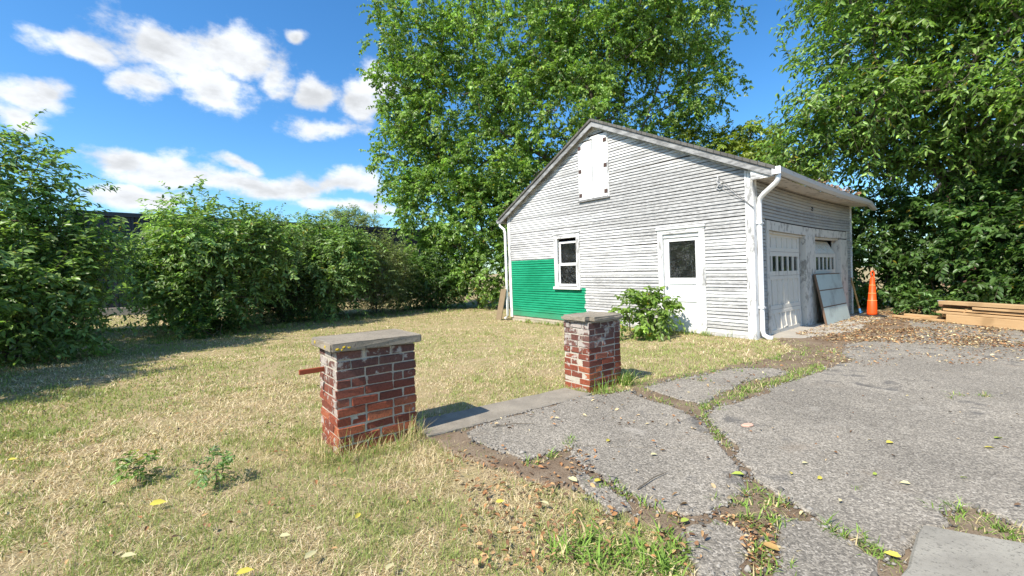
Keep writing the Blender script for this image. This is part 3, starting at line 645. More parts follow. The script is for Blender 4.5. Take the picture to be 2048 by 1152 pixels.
apron = plate('garage_apron', jag([tuple(hw(-.02, .35)[:2]), tuple(hw(-.02, GL)[:2]), tuple(hw(.85, GL + .1)[:2]), tuple(hw(.75, 4)[:2]), tuple(hw(.95, 2.4)[:2]), tuple(hw(.55, .55)[:2])], .1, .02, 2), -.01, .021, M['apron'], inset=.006, drop=.004)
tag(apron, 'pale concrete apron in front of the garage doors', 'apron', kind='structure')

# ------------------------------------------------------------------ brick pillars
PA = R(39.0); E1 = Vector((math.cos(PA), math.sin(PA), 0)); E2 = Vector((-math.sin(PA), math.cos(PA), 0))
def brick_mesh(i, L, H, D):
    r = random.Random(100 + i); bm = bmesh.new(); bmesh.ops.create_cube(bm, size=1.0)
    for v in bm.verts: v.co = Vector((v.co.x * L, v.co.y * D, v.co.z * H))
    bmesh.ops.bevel(bm, geom=bm.edges[:], offset=.0045, segments=1, affect='EDGES')
    for v in bm.verts: v.co += Vector((r.gauss(0, .0024), r.gauss(0, .0020), r.gauss(0, .0020)))
    me = bpy.data.meshes.new('brick'); bm.to_mesh(me); bm.free(); me.materials.append(M['brick']); return me
_bm = {}
def get_brick(L, i):
    k = (round(L, 3), i % 5)
    if k not in _bm: _bm[k] = brick_mesh(len(_bm), L, .058, .095)
    return _bm[k]
def pillar(F, L1, L2, n, ch, label, capw, cap_r, group, seed):
    r = random.Random(seed); root = empty('brick_pillar', (F[0], F[1], 0), PA); tag(root, label, 'pillar', group)
    J = .012; top = n * ch
    MB().box((.007, .007, -.05), (L1 - .007, L2 - .007, top + .004)).build('mortar_core', M['mortar'], root)
    for c in range(n):
        z = c * ch + ch / 2 - .002; wob = r.uniform(-.004, .004)
        for face in range(4):
            long = face % 2 == 0; own = (c % 2 == 0) == long
            FL = L1 if long else L2; s0, s1 = (0, FL) if own else (.095 + J, FL - .095 - J)
            s = s0; first = True
            while s < s1 - .02:
                bl = (.20 if own else .195) + r.uniform(-.008, .008)
                if first and long and not own and (c // 2) % 2: bl = .10
                first = False
                e = min(s + bl, s1)
                if s1 - e < .05: e = s1
                ln = round((e - s) / .01) * .01
                if ln < .03: break
                mid = (s + e) / 2; inn = .0475 + r.gauss(0, .0022) + .0
                o = bpy.data.objects.new('brick', get_brick(ln, r.randrange(5))); COL.objects.link(o); o.parent = root
                p = {0: (mid, inn, 0), 1: (FL and (L1 - inn), mid, math.pi / 2), 2: (L1 - mid, L2 - inn, math.pi), 3: (inn, L2 - mid, -math.pi / 2)}[face]
                o.location = (p[0] + wob, p[1], z + r.gauss(0, .0012)); o.rotation_euler = (r.gauss(0, .006), r.gauss(0, .006), p[2] + r.gauss(0, .006))
                s = e + J
    # cap: a cast slab with worn edges
    ov1, ov2, th = capw
    bm = bmesh.new(); bmesh.ops.create_cube(bm, size=1.0)
    for v in bm.verts: v.co = Vector((L1 / 2 + v.co.x * (L1 + 2 * ov1), L2 / 2 + v.co.y * (L2 + 2 * ov2), top + .004 + (v.co.z + .5) * th))
    bmesh.ops.bevel(bm, geom=[e for e in bm.edges if abs(e.verts[0].co.z - e.verts[1].co.z) > .01], offset=cap_r, segments=4, affect='EDGES')
    bmesh.ops.bevel(bm, geom=[e for e in bm.edges if len(e.link_faces) == 2 and abs(e.verts[0].co.z - e.verts[1].co.z) < .001 and e.calc_face_angle(0) > .8], offset=min(.018, cap_r * .4), segments=2, affect='EDGES')
    bmesh.ops.triangulate(bm, faces=bm.faces)
    bmesh.ops.subdivide_edges(bm, edges=[e for e in bm.edges if e.calc_length() > .06], cuts=3, use_grid_fill=True)
    for v in bm.verts:
        p = v.co; k = math.sin(p.x * 31 + seed) * math.sin(p.y * 27 + p.z * 40) * .004 + r.gauss(0, .0016)
        v.co += Vector((k, -k * .8, k * .6 if p.z > top + .02 else 0))
    me = bpy.data.meshes.new('capstone'); bm.to_mesh(me); bm.free()
    cap = link_mesh('capstone', me, M['cap'], root)
    return root, cap, top
pg = 'brick gate pillars'
pl, capL, topL = pillar(gpt(678, 914), .60, .41, 11, .0675, 'larger brick pillar with square-edged concrete cap and rusty bar', (.045, .045, .058), .012, pg, 1)
pr, capR, topR = pillar(gpt(1179, 786), .53, .36, 11, .0665, 'smaller brick pillar with rounded concrete cap nearer the garage', (.045, .06, .058), .07, pg, 2)
# lichen spots on the nearer cap
def lichen(x, y, z, nx, ny, rad, seed):
    r = random.Random(seed); n = 11; a = Vector((-ny, nx, 0)); b = Vector((0, 0, 1)); c = Vector((x, y, z))
    ring = [tuple(c + (a * math.cos(2 * math.pi * k / n) + b * math.sin(2 * math.pi * k / n) * .8) * rad * r.uniform(.6, 1.25)) for k in range(n)]
    tip = tuple(c + Vector((nx, ny, 0)) * .006); base = [tuple(Vector(p) - Vector((nx, ny, 0)) * .012) for p in ring]
    mk('lichen_patch', ring + [tip] + base, [(k, (k + 1) % n, n) for k in range(n)] + [(k, k + n + 1, (k + 1) % n + n + 1, (k + 1) % n) for k in range(n)], M['lichen'], pl)
for i, (s, zz, rad) in enumerate(((.02, .020, .014), (.065, .030, .013), (.10, .024, .012), (.05, .014, .010))): lichen(s - .02, -.047, topL + .004 + zz, 0, -1, rad, i)
lichen(-.047, .08, topL + .03, -1, 0, .017, 8); lichen(-.047, .34, topL + .036, -1, 0, .018, 9)
bar = MB().box((-.17, .30, .555), (.03, .318, .592)).build('rusty_bar', M['rust'], pl); bevel(bar, .003)

# step between the pillars
Fp = Vector(gpt(678, 914)); Rp = Vector(gpt(1179, 786))
a0 = Vector(gpt(868, 876)); a1 = Vector(gpt(1176, 795)); dv = (a1 - a0).normalized(); nv = Vector((-dv.y, dv.x))
step = plate('concrete_step', jag([tuple(a0 - dv * .05), tuple(a1 + dv * .05), tuple(a1 + nv * .34 + dv * .0), tuple(a0 + nv * .40 - dv * .02)], .12, .006, 5), -.03, .0315, M['step'], inset=.014)
tag(step, 'long concrete step joining the two brick pillars', 'step')
c0 = G([(1845, 1074), (1800, 1185), (2120, 1230), (2090, 1122)])
cs = plate('concrete_slab', jag(c0, .1, .004, 6), -.01, .062, M['slab'], inset=.01); tag(cs, 'grey concrete slab at the bottom edge of the driveway', 'slab')

# ------------------------------------------------------------------ vegetation engine
def build_leafmesh(name, P, A, Sd, L, Wd, colr, m, parent=None, kind=4, fold=.18, curl=.12):
    """P base, A axis, Sd side vectors (N,3); L, Wd lengths (N,); colr (N,3)"""
    n = len(P)
    if n == 0: return None
    Nn = np.cross(A, Sd); L_ = L[:, None]; W_ = Wd[:, None]
    if kind == 4:
        V = np.stack([P, P + A * L_ * .45 + Sd * W_ * .5 + Nn * W_ * fold, P + A * L_ - Nn * L_ * curl, P + A * L_ * .45 - Sd * W_ * .5 + Nn * W_ * fold], 1)
        tri = np.array([[0, 1, 2], [0, 2, 3]])
    else:
        mid = P + A * L_ * .5
        V = np.stack([P, P + A * L_ * .25 + Sd * W_ * .42 + Nn * W_ * fold, P + A * L_ * .62 + Sd * W_ * .42 + Nn * (W_ * fold - L_ * curl * .3), P + A * L_ - Nn * L_ * curl,
                      P + A * L_ * .62 - Sd * W_ * .42 + Nn * (W_ * fold - L_ * curl * .3), P + A * L_ * .25 - Sd * W_ * .42 + Nn * W_ * fold], 1)
        tri = np.array([[0, 1, 2], [0, 2, 3], [0, 3, 4], [0, 4, 5]])
    k = V.shape[1]; F = (np.arange(n)[:, None, None] * k + tri[None]).reshape(-1, 3)
    return raw_mesh(name, V.reshape(-1, 3), F, np.repeat(colr, k, 0), m, parent)
def raw_mesh(name, V, F, C, m, parent=None, smooth=False):
    me = bpy.data.meshes.new(name); nv, nf = len(V), len(F)
    me.vertices.add(nv); me.vertices.foreach_set('co', np.ascontiguousarray(V, np.float32).ravel())
    me.loops.add(nf * 3); me.loops.foreach_set('vertex_index', np.ascontiguousarray(F, np.int32).ravel())
    me.polygons.add(nf); me.polygons.foreach_set('loop_start', np.arange(0, nf * 3, 3, dtype=np.int32))
    if C is not None:
        at = me.color_attributes.new('col', 'FLOAT_COLOR', 'POINT'); c4 = np.ones((nv, 4), np.float32); c4[:, :3] = np.clip(C, 0, 1); at.data.foreach_set('color', c4.ravel())
    me.update(calc_edges=True); me.validate(verbose=False)
    if smooth: me.shade_smooth()
    return link_mesh(name, me, m, parent)
def unit(v): return v / np.maximum(np.linalg.norm(v, axis=-1, keepdims=True), 1e-9)
def tubes_mesh(name, segs, m, parent, sides=6):
    """segs: arrays p0,p1,r0,r1"""
    p0, p1, r0, r1 = [np.array(x, float) for x in segs]; t = unit(p1 - p0); ref = np.tile(np.array([[.21, .37, .9]]), (len(t), 1)); a = unit(np.cross(t, ref)); b = np.cross(t, a)
    ang = np.arange(sides) * 2 * np.pi / sides; ca, sa = np.cos(ang), np.sin(ang); ring = a[:, None] * ca[None, :, None] + b[:, None] * sa[None, :, None]
    V = np.concatenate([p0[:, None] + ring * r0[:, None, None], p1[:, None] + ring * r1[:, None, None]], 1); k = 2 * sides; F = []
    for j in range(sides): q_ = (j + 1) % sides; F += [[j, q_, sides + q_], [j, sides + q_, sides + j]]
    F = (np.arange(len(p0))[:, None, None] * k + np.array(F)[None]).reshape(-1, 3)
    return raw_mesh(name, V.reshape(-1, 3), F, None, m, parent, True)
class Skeleton:
    def __init__(s): s.p = []; s.par = []; s.tip = []
    def poly(s, pts, start=None):
        idx = start
        for q_ in pts:
            s.p.append(np.array(q_, float)); s.par.append(idx if idx is not None else -1); idx = len(s.p) - 1
        return idx
    def grow(s, targets, origin, wob=.12, seed=0, rise=0.3):
        r = np.random.default_rng(seed); targets = targets[np.argsort(np.linalg.norm(targets - origin, axis=1))]
        buf = np.zeros((len(s.p) + len(targets) * 3 + 5, 3)); nb = len(s.p); buf[:nb] = np.array(s.p)
        for t in targets:
            d = np.linalg.norm(buf[:nb] - t, axis=1) + np.maximum(0, buf[:nb, 2] - t[2]) * rise; j = int(np.argmin(d)); b = buf[j]; prev = j; L = np.linalg.norm(t - b)
            for k in (.4, .75, 1.0):
                q_ = b + (t - b) * k + r.normal(0, wob * L * .25, 3) * (k < 1) + np.array([0, 0, L * .10 * math.sin(k * math.pi)])
                s.p.append(q_); s.par.append(prev); prev = len(s.p) - 1; buf[nb] = q_; nb += 1
    def segs(s, r_tip, expo=.5, rmax=9):
        n = len(s.p); w_ = np.zeros(n); ch = np.zeros(n, bool)
        for i in range(n):
            if s.par[i] >= 0: ch[s.par[i]] = True
        w_[~ch] = 1
        for i in range(n - 1, -1, -1):
            if s.par[i] >= 0: w_[s.par[i]] += w_[i]
        rad = np.minimum(r_tip * np.maximum(w_, 1) ** expo, rmax); A, B, C_, D = [], [], [], []
        for i in range(n):
            j = s.par[i]
            if j >= 0: A.append(s.p[j]); B.append(s.p[i]); C_.append(min(rad[j], rad[i] * 1.35)); D.append(rad[i])
        return A, B, C_, D
def in_lobes(lobes, n, r, shell=.55):
    """n points in the union of ellipsoids, mostly in the outer shell; returns points and outward directions"""
    lb = np.array(lobes, float); ar = lb[:, 3] * lb[:, 4] + lb[:, 4] * lb[:, 5] + lb[:, 3] * lb[:, 5]; idx = r.choice(len(lb), n, p=ar / ar.sum()); d = unit(r.normal(size=(n, 3))); rad = shell + (1 - shell) * r.random(n) ** .7
    rad = rad * (1 + .10 * np.sin(d[:, 0] * 7 + idx) * np.sin(d[:, 2] * 6 + idx * 2)); P = lb[idx, :3] + d * rad[:, None] * lb[idx, 3:6]
    return P, unit(d / lb[idx, 3:6]), idx
def spray(P, O, r, twigs, tl, nl, ll, lw, droop, lift, cols, hang=.4, spread=.8, cvar=.22, shoot=0.0, upj=.42):
    """clumps at P growing outward along O -> leaf arrays; each clump holds twigs with paired leaves"""
    n = len(P); T = n * twigs; P = np.repeat(P, twigs, 0) + r.normal(0, tl * .22, (T, 3)); O = np.repeat(O, twigs, 0); d = unit(O * (1 - spread * .5) + r.normal(size=(T, 3)) * spread + np.array([0, 0, lift])); Lg = tl * r.uniform(.55, 1.25, T)
    if shoot > 0:
        sh = r.random(T) < shoot; d[sh] = unit(d[sh] * .5 + np.array([0, 0, 1.0])); Lg[sh] *= 1.5
    k = np.arange(nl); t = (k // 2 * 2 + 1.2) / (nl + .6); t = t[None] + r.uniform(-.05, .05, (T, nl))
    pp = P[:, None] + d[:, None] * (Lg[:, None] * t)[..., None]; pp[..., 2] -= droop * Lg[:, None] * t ** 2
    tan = d[:, None] * np.ones((1, nl, 1)); tan[..., 2] -= 2 * droop * t; tan = unit(tan); side = unit(np.cross(d, np.array([0., 0, 1]) + r.normal(0, .25, (T, 3))))
    sg = np.where(k % 2 == 0, 1.0, -1.0); ax = tan * .55 + side[:, None] * sg[None, :, None] * .85 + r.normal(0, .28, (T, nl, 3)); ax[..., 2] -= hang; ax = unit(ax).reshape(-1, 3); pp = pp.reshape(-1, 3)
    up = np.array([0, 0, 1.0]) + r.normal(0, upj, (T * nl, 3)) + np.repeat(d, nl, 0) * .3; sd = unit(np.cross(up, ax)); m_ = T * nl; L = ll * r.uniform(.6, 1.2, m_); Wd = L * lw * r.uniform(.8, 1.15, m_)
    ci = r.random((T, 1)); c = np.array(cols[0]) * (1 - ci) + np.array(cols[1]) * ci; c = c * np.clip(1 + r.normal(0, .16, (T, 1)), .55, 1.5) * np.array([1, 1, 1]) * np.repeat(np.clip(1 + r.normal(0, .14, (n, 1)), .6, 1.4), twigs, 0); c = np.repeat(c, nl, 0) * (1 + r.normal(0, cvar, (m_, 1))); c = np.maximum(c, .006)
    yl = r.random(m_) < .012; c[yl] = np.array([.33, .27, .04])
    tw = (P, P + d * Lg[:, None] * .55 - np.array([0, 0, 1]) * (droop * Lg * .3)[:, None], P + d * Lg[:, None] - np.array([0, 0, 1]) * (droop * Lg)[:, None])
    return pp, ax, sd, L, Wd, c, tw
def plant(name, label, cat, base, trunk_pts, lobes, n_clump, sp, seed, leafkind=4, branch_frac=.5, rt=.012, expo=.5, rmax=.4, group=None, part='crown', stem='trunk', twig_r=0, shell=.55, limbs=(), extra=None, zmin=0.03, keep=None):
    r = np.random.default_rng(seed); root = empty(name, base); tag(root, label, cat, group); b = np.array(base, float)
    P, O, _ = in_lobes(lobes, n_clump, r, shell)
    if keep is not None:
        k = keep(P); P = P[k]; O = O[k]
    sk = Skeleton()
    for tp in trunk_pts: sk.poly(tp)
    for lm in limbs:
        j = int(np.argmin([np.linalg.norm(q_ - np.array(lm[0])) for q_ in sk.p])); sk.poly(lm[1:] if np.linalg.norm(sk.p[j] - np.array(lm[0])) < .05 else lm, j)
    sel = r.random(len(P)) < branch_frac; sk.grow(P[sel] - O[sel] * sp['tl'] * .1, np.array(trunk_pts[0][0]), .5, seed)
    A, B, C_, D = sk.segs(rt, expo, rmax)
    pp, ax, sd, L, Wd, c, tw = spray(P, O, r, **sp)
    k = pp[:, 2] > gz(pp[:, 0], pp[:, 1]) + zmin; pp, ax, sd, L, Wd, c = [q_[k] for q_ in (pp, ax, sd, L, Wd, c)]
    if keep is not None:
        k = keep(pp); pp, ax, sd, L, Wd, c = [q_[k] for q_ in (pp, ax, sd, L, Wd, c)]
    if twig_r:
        A = list(A) + list(tw[0]) + list(tw[1]); B = list(B) + list(tw[1]) + list(tw[2]); nt = len(tw[0]); C_ = list(C_) + [twig_r] * nt + [twig_r * .8] * nt; D = list(D) + [twig_r * .8] * nt + [twig_r * .35] * nt
    tubes_mesh(stem, (np.array(A) - b, np.array(B) - b, C_, D), M['bark'], root, 6 if not twig_r else 4)
    build_leafmesh(part, pp - b, ax, sd, L, Wd, c, M['leaf'], root, leafkind)
    return root

# ------------------------------------------------------------------ trees
MAPLE = ((.28, .40, .09), (.155, .27, .065)); DARKG = ((.075, .15, .042), (.12, .21, .052)); HONEY = ((.175, .285, .095), (.265, .38, .125)); BOX = ((.26, .395, .09), (.165, .28, .066)); PALE = ((.24, .29, .12), (.19, .25, .09))
lob = [(5.2, 20.5, 13.8, 4.0, 3.5, 2.8), (1.0, 20.0, 11.6, 3.7, 3.2, 2.8), (8.0, 20, 12.6, 3.0, 3, 2.5), (-2.2, 19.6, 8.6, 3.0, 2.6, 2.5), (2.6, 19, 8.4, 3.2, 2.6, 2.6), (6.8, 21.0, 8.4, 2.6, 1.9, 2.0), (-3.3, 19.4, 11.8, 2.0, 2, 1.9),
       (9.1, 19.4, 9.4, 1.4, 1.6, 1.5), (-3.6, 19.2, 6.2, 1.7, 1.7, 1.7), (.2, 18.6, 6.0, 2.3, 2.0, 1.9), (4.2, 19.8, 11.2, 2.6, 2.3, 2.2), (7.4, 19.2, 5.6, 1.6, 1.5, 1.1), (3.9, 20.6, 5.6, 1.8, 1.3, 1.2)]
lob = [(a - (.75 if a < 3 else .35), *b) for a, *b in lob] + [(-4.3, 19.2, 9.4, 1.5, 1.5, 1.6)]
plant('maple_tree', 'tall bright green maple tree rising behind the garage roof', 'tree', (4.95, 19.6, -.15),
      [[(4.95, 19.6, -.2), (4.95, 19.6, 1.5), (5.0, 19.6, 3.4), (5.1, 19.6, 5.0), (5.5, 19.7, 6.6), (6.3, 19.9, 8.2), (6.9, 20, 9.8), (7.4, 20.2, 11.6)]], lob, 2250,
      dict(twigs=5, tl=.62, nl=16, ll=.145, lw=.66, droop=.35, lift=.25, cols=MAPLE, hang=.55, spread=1.0, cvar=.25, upj=.8), 21, 4, .35, .011, .46, .30, shell=.45,
      limbs=[[(5.0, 19.6, 3.4), (3.8, 19.5, 5.2), (2.4, 19.4, 7.2), (1.4, 19.7, 9.2), (.9, 19.9, 11.2)], [(5.1, 19.6, 5.0), (4.6, 19.9, 7.6), (4.5, 20.2, 10.2), (5.0, 20.4, 12.8)], [(3.8, 19.5, 5.2), (.8, 19.3, 6.8), (-1.6, 19.4, 8.0)], [(6.3, 19.9, 8.2), (7.6, 19.7, 8.8), (8.8, 19.5, 9.5)]])
lob = [(-3.2, 18.6, 4.2, 1.9, 1.6, 1.9), (-1.4, 18.2, 3.4, 2.0, 1.5, 2.2), (.2, 18.2, 4.4, 1.9, 1.4, 1.8), (-.9, 17.6, 1.5, 1.7, 1.1, 1.4), (-2.9, 18.6, 1.9, 1.5, 1.3, 1.6)]
plant('box_elder_tree', 'dense low tree hanging to the ground behind the garage green corner', 'tree', (-1.4, 18.4, -.15), [[(-1.4, 18.4, -.2), (-1.4, 18.4, 1.0), (-1.3, 18.4, 2.4), (-1.2, 18.4, 3.8)]], lob, 620,
      dict(twigs=5, tl=.55, nl=16, ll=.15, lw=.55, droop=.4, lift=.2, cols=BOX, hang=.5, spread=1.0, upj=.8), 22, 4, .4, .012, .46, .2)
lob = [(7.4, 21.5, 6.3, 1.5, 1.4, 1.4), (9.0, 20.5, 6.4, 1.7, 1.4, 1.4), (10.6, 19.5, 6.2, 1.7, 1.4, 1.5), (11.8, 18.8, 4.6, 1.6, 1.4, 1.8), (9.4, 20.2, 4.9, 1.6, 1.3, 1.2)]
plant('sapling_tree', 'lower yellow-green tree showing just above the garage eave', 'tree', (9.3, 20.4, 0), [[(9.3, 20.4, -.1), (9.3, 20.4, 1.5), (9.3, 20.4, 3.4), (9.4, 20.3, 4.8)]], lob, 520,
      dict(twigs=5, tl=.6, nl=14, ll=.17, lw=.5, droop=.4, lift=.3, cols=((.27, .33, .045), (.21, .29, .05)), hang=.5, spread=.9), 23, 4, .4, .012, .46, .2)
# right-hand tree: long drooping leaves, leaning over the drive
lob = [(11.2, 12.6, 7.3, 2.6, 2.0, 1.6), (10.1, 12.4, 5.9, 1.7, 1.5, 1.0), (12.6, 11.0, 6.2, 2.4, 2.2, 1.5), (10.9, 11.6, 8.9, 2.4, 2.0, 1.3), (13.0, 9.6, 8.4, 2.4, 2.0, 1.5), (9.3, 13.4, 4.9, 1.2, 1.1, .7),
       (12.6, 9.2, 5.0, 1.7, 1.5, .9), (13.4, 12, 4.6, 2.0, 1.8, 1.2), (11.4, 12.8, 4.6, 1.6, 1.3, .8), (10.4, 13.6, 9.9, 1.3, 1.2, .9)]
plant('hackberry_tree', 'large tree with long drooping leaves reaching over the garage front', 'tree', (13.6, 13.2, 0), [[(13.6, 13.2, -.1), (13.6, 13.1, 1.6), (13.4, 12.9, 3.2), (13.0, 12.6, 5.0), (12.4, 12.3, 6.6), (11.9, 12.2, 8.0)]], lob, 1250,
      dict(twigs=4, tl=.85, nl=12, ll=.185, lw=.40, droop=.35, lift=.12, cols=BOX, hang=.42, spread=.85, cvar=.3), 24, 6, .5, .010, .46, .24, twig_r=.004, shell=.4,
      limbs=[[(13.4, 12.9, 3.2), (12.2, 12.7, 4.6), (10.8, 12.6, 5.4), (9.6, 12.6, 5.9)], [(13.0, 12.6, 5.0), (12.8, 11.2, 6.2), (12.8, 10.0, 7.4)]])
rows = [(11.2, 13.4, 1.8, 1.6, 1.2, 2.0, 31, 'dark leafy shrub beside the orange cone'), (12.6, 11.7, 1.9, 1.5, 1.3, 2.0, 32, 'dark broad-leaved shrub behind the left end of the lumber'), (12.4, 9.6, 1.6, 1.2, 1.6, 1.8, 33, 'dark broad-leaved shrub behind the middle of the lumber'), (14.6, 11.6, 2.6, 1.6, 1.6, 2.4, 34, 'tall dark shrub at the far right edge')]
for (x, y, z, rx, ry, rz, sd_, lb_) in rows:
    plant('hedge_shrub', lb_, 'shrub', (x, y, 0), [[(x, y, -.05), (x, y, .6), (x + .1, y, 1.5)], [(x + .2, y, -.05), (x + .4, y - .2, 1.2)]], [(x, y, z, rx, ry, rz), (x - .3, y - .3, z * .55, rx * .85, ry * .8, rz * .55), (x + .4, y, z + .8, rx * .7, ry * .7, rz * .5)], 230,
          dict(twigs=4, tl=.6, nl=12, ll=.165, lw=.55, droop=.3, lift=.15, cols=DARKG, hang=.45, spread=.8), sd_, 6, .5, .008, .45, .06, 'shrubs along the right of the drive', twig_r=.003, shell=.6, stem='stem', part='foliage')
plant('low_shrub', 'small low shrub at the end of the lumber stack', 'shrub', (10.2, 10.7, 0), [[(10.2, 10.7, -.03), (10.2, 10.7, .3)]], [(10.2, 10.7, .25, .55, .4, .3)], 26, dict(twigs=4, tl=.3, nl=10, ll=.11, lw=.5, droop=.3, lift=.3, cols=DARKG), 36, 6, .6, .006, .45, .03, twig_r=.002, stem='stem', part='foliage')
# honeysuckle hedge on the left
HON = dict(twigs=4, tl=.70, nl=16, ll=.125, lw=.48, droop=.35, lift=.35, cols=HONEY, hang=.25, spread=.75, shoot=.10)
def shrub(label, x, y, z, r3, n, sd_, cols=HONEY, stems=5, hts=None, name='honeysuckle_shrub', leaf=.125, extra=(), kind=6, group='honeysuckle hedge on the left', keep=None, **kw):
    sp = dict(HON, cols=cols, ll=leaf); sp.update(kw); rr = random.Random(sd_); g0 = float(gz(x, y)); tr = []
    for k in range(stems):
        a = 2 * math.pi * k / stems + rr.uniform(-.4, .4); q_ = rr.uniform(.15, .35)
        tr.append([(x + .12 * math.cos(a), y + .12 * math.sin(a), g0 - .05), (x + q_ * math.cos(a), y + q_ * math.sin(a), g0 + .5 * z), (x + r3[0] * .45 * math.cos(a), y + r3[1] * .45 * math.sin(a), g0 + z), (x + r3[0] * .6 * math.cos(a), y + r3[1] * .6 * math.sin(a), g0 + z + r3[2] * .5)])
    return plant(name, label, 'shrub', (x, y, g0), tr, [(x, y, z, *r3)] + list(extra), n, sp, sd_, kind, .5, .007, .45, .05, group, 'foliage', 'stem', twig_r=.0028, shell=.5, keep=keep)
shrub('tall arching shrub filling the left edge of the lawn', -8.7, 7.4, 1.3, (1.2, 1.2, 1.2), 340, 41, extra=[(-8.8, 7.6, 2.9, .75, .8, .85), (-8.0, 7.2, .9, .8, .8, .8), (-8.0, 7.9, 1.9, .6, .7, .5)], leaf=.12)
shrub('broad leafy shrub with upright shoots left of the hedge middle', -8.0, 11.4, 1.4, (1.5, 1.2, 1.3), 400, 42, extra=[(-7.9, 11.2, 2.35, 1.2, 1.0, .8), (-9.0, 11.6, 1.8, .7, .8, .9), (-6.7, 11.6, 2.1, .6, .7, .6)], leaf=.13)
shrub('small low shrub at the foot of the broad shrub', -7.35, 10.5, .15, (.55, .45, .35), 22, 43, stems=1, leaf=.12, shoot=0, cols=DARKG, tl=.4)
shrub('dark fine-leaved shrub between the two taller shrubs', -7.2, 13.6, 1.35, (1.2, .8, 1.3), 420, 44, cols=((.085, .145, .042), (.12, .175, .052)), leaf=.08, nl=16, tl=.4, kind=4, shoot=0)
shrub('leafy shrub with a bare leaning stem right of the dark shrub', -6.2, 14.3, 1.35, (1.2, 1.0, 1.2), 330, 45, extra=[(-6.7, 14.6, 2.6, .45, .5, .5), (-5.6, 14.4, 2.0, .7, .7, .7)], leaf=.125)
shrub('pale fine-leaved willowy shrub beside the big tree', -5.0, 16.0, 1.3, (1.2, .9, 1.2), 340, 46, cols=PALE, leaf=.105, lw=.32, kind=4, lift=.6)
shrub('dark vine-covered shrub against the metal building', -8.4, 15.6, 1.7, (2.4, .8, 1.55), 440, 47, cols=((.11, .18, .055), (.15, .22, .06)), leaf=.11, kind=4, shoot=.03)
shrub('shaggy shrub behind the tall arching shrub', -12.4, 11.0, 1.2, (1.1, 1.1, 1.2), 200, 48, extra=[(-12.3, 10.6, 2.2, .8, .8, .6)], leaf=.125)
shrub('round shrub filling the hedge between the left edge shrub and the broad shrub', -9.9, 12.9, 1.3, (1.0, .9, 1.3), 200, 54, leaf=.12, kind=4, shoot=.04)
shrub('dark undergrowth shrub beneath the big tree', -3.6, 18.0, .9, (1.5, .9, 1.0), 260, 49, cols=DARKG, leaf=.12, kind=4, shoot=0)
shrub('arching shrub left of the camera view casting shade over the lawn', -8.3, 3.5, 1.6, (1.6, 1.4, 1.8), 280, 50, leaf=.16, kind=4, extra=[(-8.3, 4.9, 1.3, 1.2, 1.1, 1.5)])
shrub('second shrub at the side lawn edge casting shade on the grass', -7.9, 1.2, 1.4, (1.4, 1.4, 1.5), 230, 51, leaf=.16, kind=4)
plant('side_tree', 'tree beside the lawn shading the honeysuckle hedge', 'tree', (-13.0, 7.0, 0), [[(-13.0, 7.0, -.1), (-13.0, 7.0, 2), (-12.9, 7.0, 4)]], [(-12.8, 7.2, 4.3, 2.0, 2.2, 1.6), (-13, 5.6, 3.6, 1.8, 1.6, 1.6)], 420, dict(twigs=4, tl=.7, nl=14, ll=.2, lw=.55, droop=.4, lift=.2, cols=DARKG, spread=.9), 52, 4, .4, .012, .46, .15)
plant('distant_tree', 'pale distant tree above the dark metal building', 'tree', (-17.0, 46, 0), [[(-17.0, 46, -.2), (-17.0, 46, 4), (-17.0, 46, 6.5)]], [(-18.6, 46, 6.9, 1.4, 1.5, 1.3), (-16.8, 46, 6.8, 1.3, 1.4, 1.3), (-15.4, 46, 6.6, 1.1, 1.2, 1.1)], 170, dict(twigs=4, tl=.8, nl=14, ll=.24, lw=.4, droop=.2, lift=.7, cols=((.30, .37, .19), (.25, .32, .16)), spread=.6), 53, 4, .5, .012, .46, .2)
# shrub against the garage door
bx, by = 2.52, 8.42
shrub('bright green seedling bush growing against the white entry door', bx, by, .36, (.50, .42, .40), 48, 60, cols=((.25, .37, .07), (.18, .29, .06)), leaf=.105, lw=.6, tl=.30, nl=10, name='seedling_bush', extra=[(bx - .1, by + .05, .75, .28, .25, .25), (bx + .35, by + .1, .45, .32, .3, .25)], group=None, hang=.5, shoot=.02, stems=4, cvar=.15)

# ------------------------------------------------------------------ metal building, neighbour, cables
def metal_building():
    a = Vector((-17.2, 16.6, -.2)); b = Vector((-5.0, 27.2, -.2)); d = b - a; L = d.length; root = empty('metal_building', a, math.atan2(d.y, d.x)); tag(root, 'long dark blue corrugated metal building behind the hedge', 'building'); H = 4.05
    o = MB(); pitch = .30; n = int(L / pitch); prof = []
    for k in range(n): prof += [(k * pitch, 0), (k * pitch + .17, 0), (k * pitch + .20, -.05), (k * pitch + .27, -.05)]
    o.loft([[(x, y, 0) for x, y in prof], [(x, y, H) for x, y in prof]], cap=False, closed=False); o.build('corrugated_wall', M['navy'], root)
    MB().box((-.05, -.10, H), (L + .05, .12, H + .12)).build('eave_trim', M['navy'], root); MB().hexa([(0, 0, H + .121), (L, 0, H + .121), (L, 9, H + .6), (0, 9, H + .6)], [(0, 0, H + .18), (L, 0, H + .18), (L, 9, H + .7), (0, 9, H + .7)]).build('roof', M['navy'], root)
    MB().box((0, .02, 0), (.1, 9, H)).build('end_wall', M['navy'], root); MB().box((L - .1, .02, 0), (L, 9, H)).build('end_wall', M['navy'], root); MB().box((-.1, -.3, -.1), (L, -.06, .35)).build('concrete_base', M['apron'], root)
metal_building()
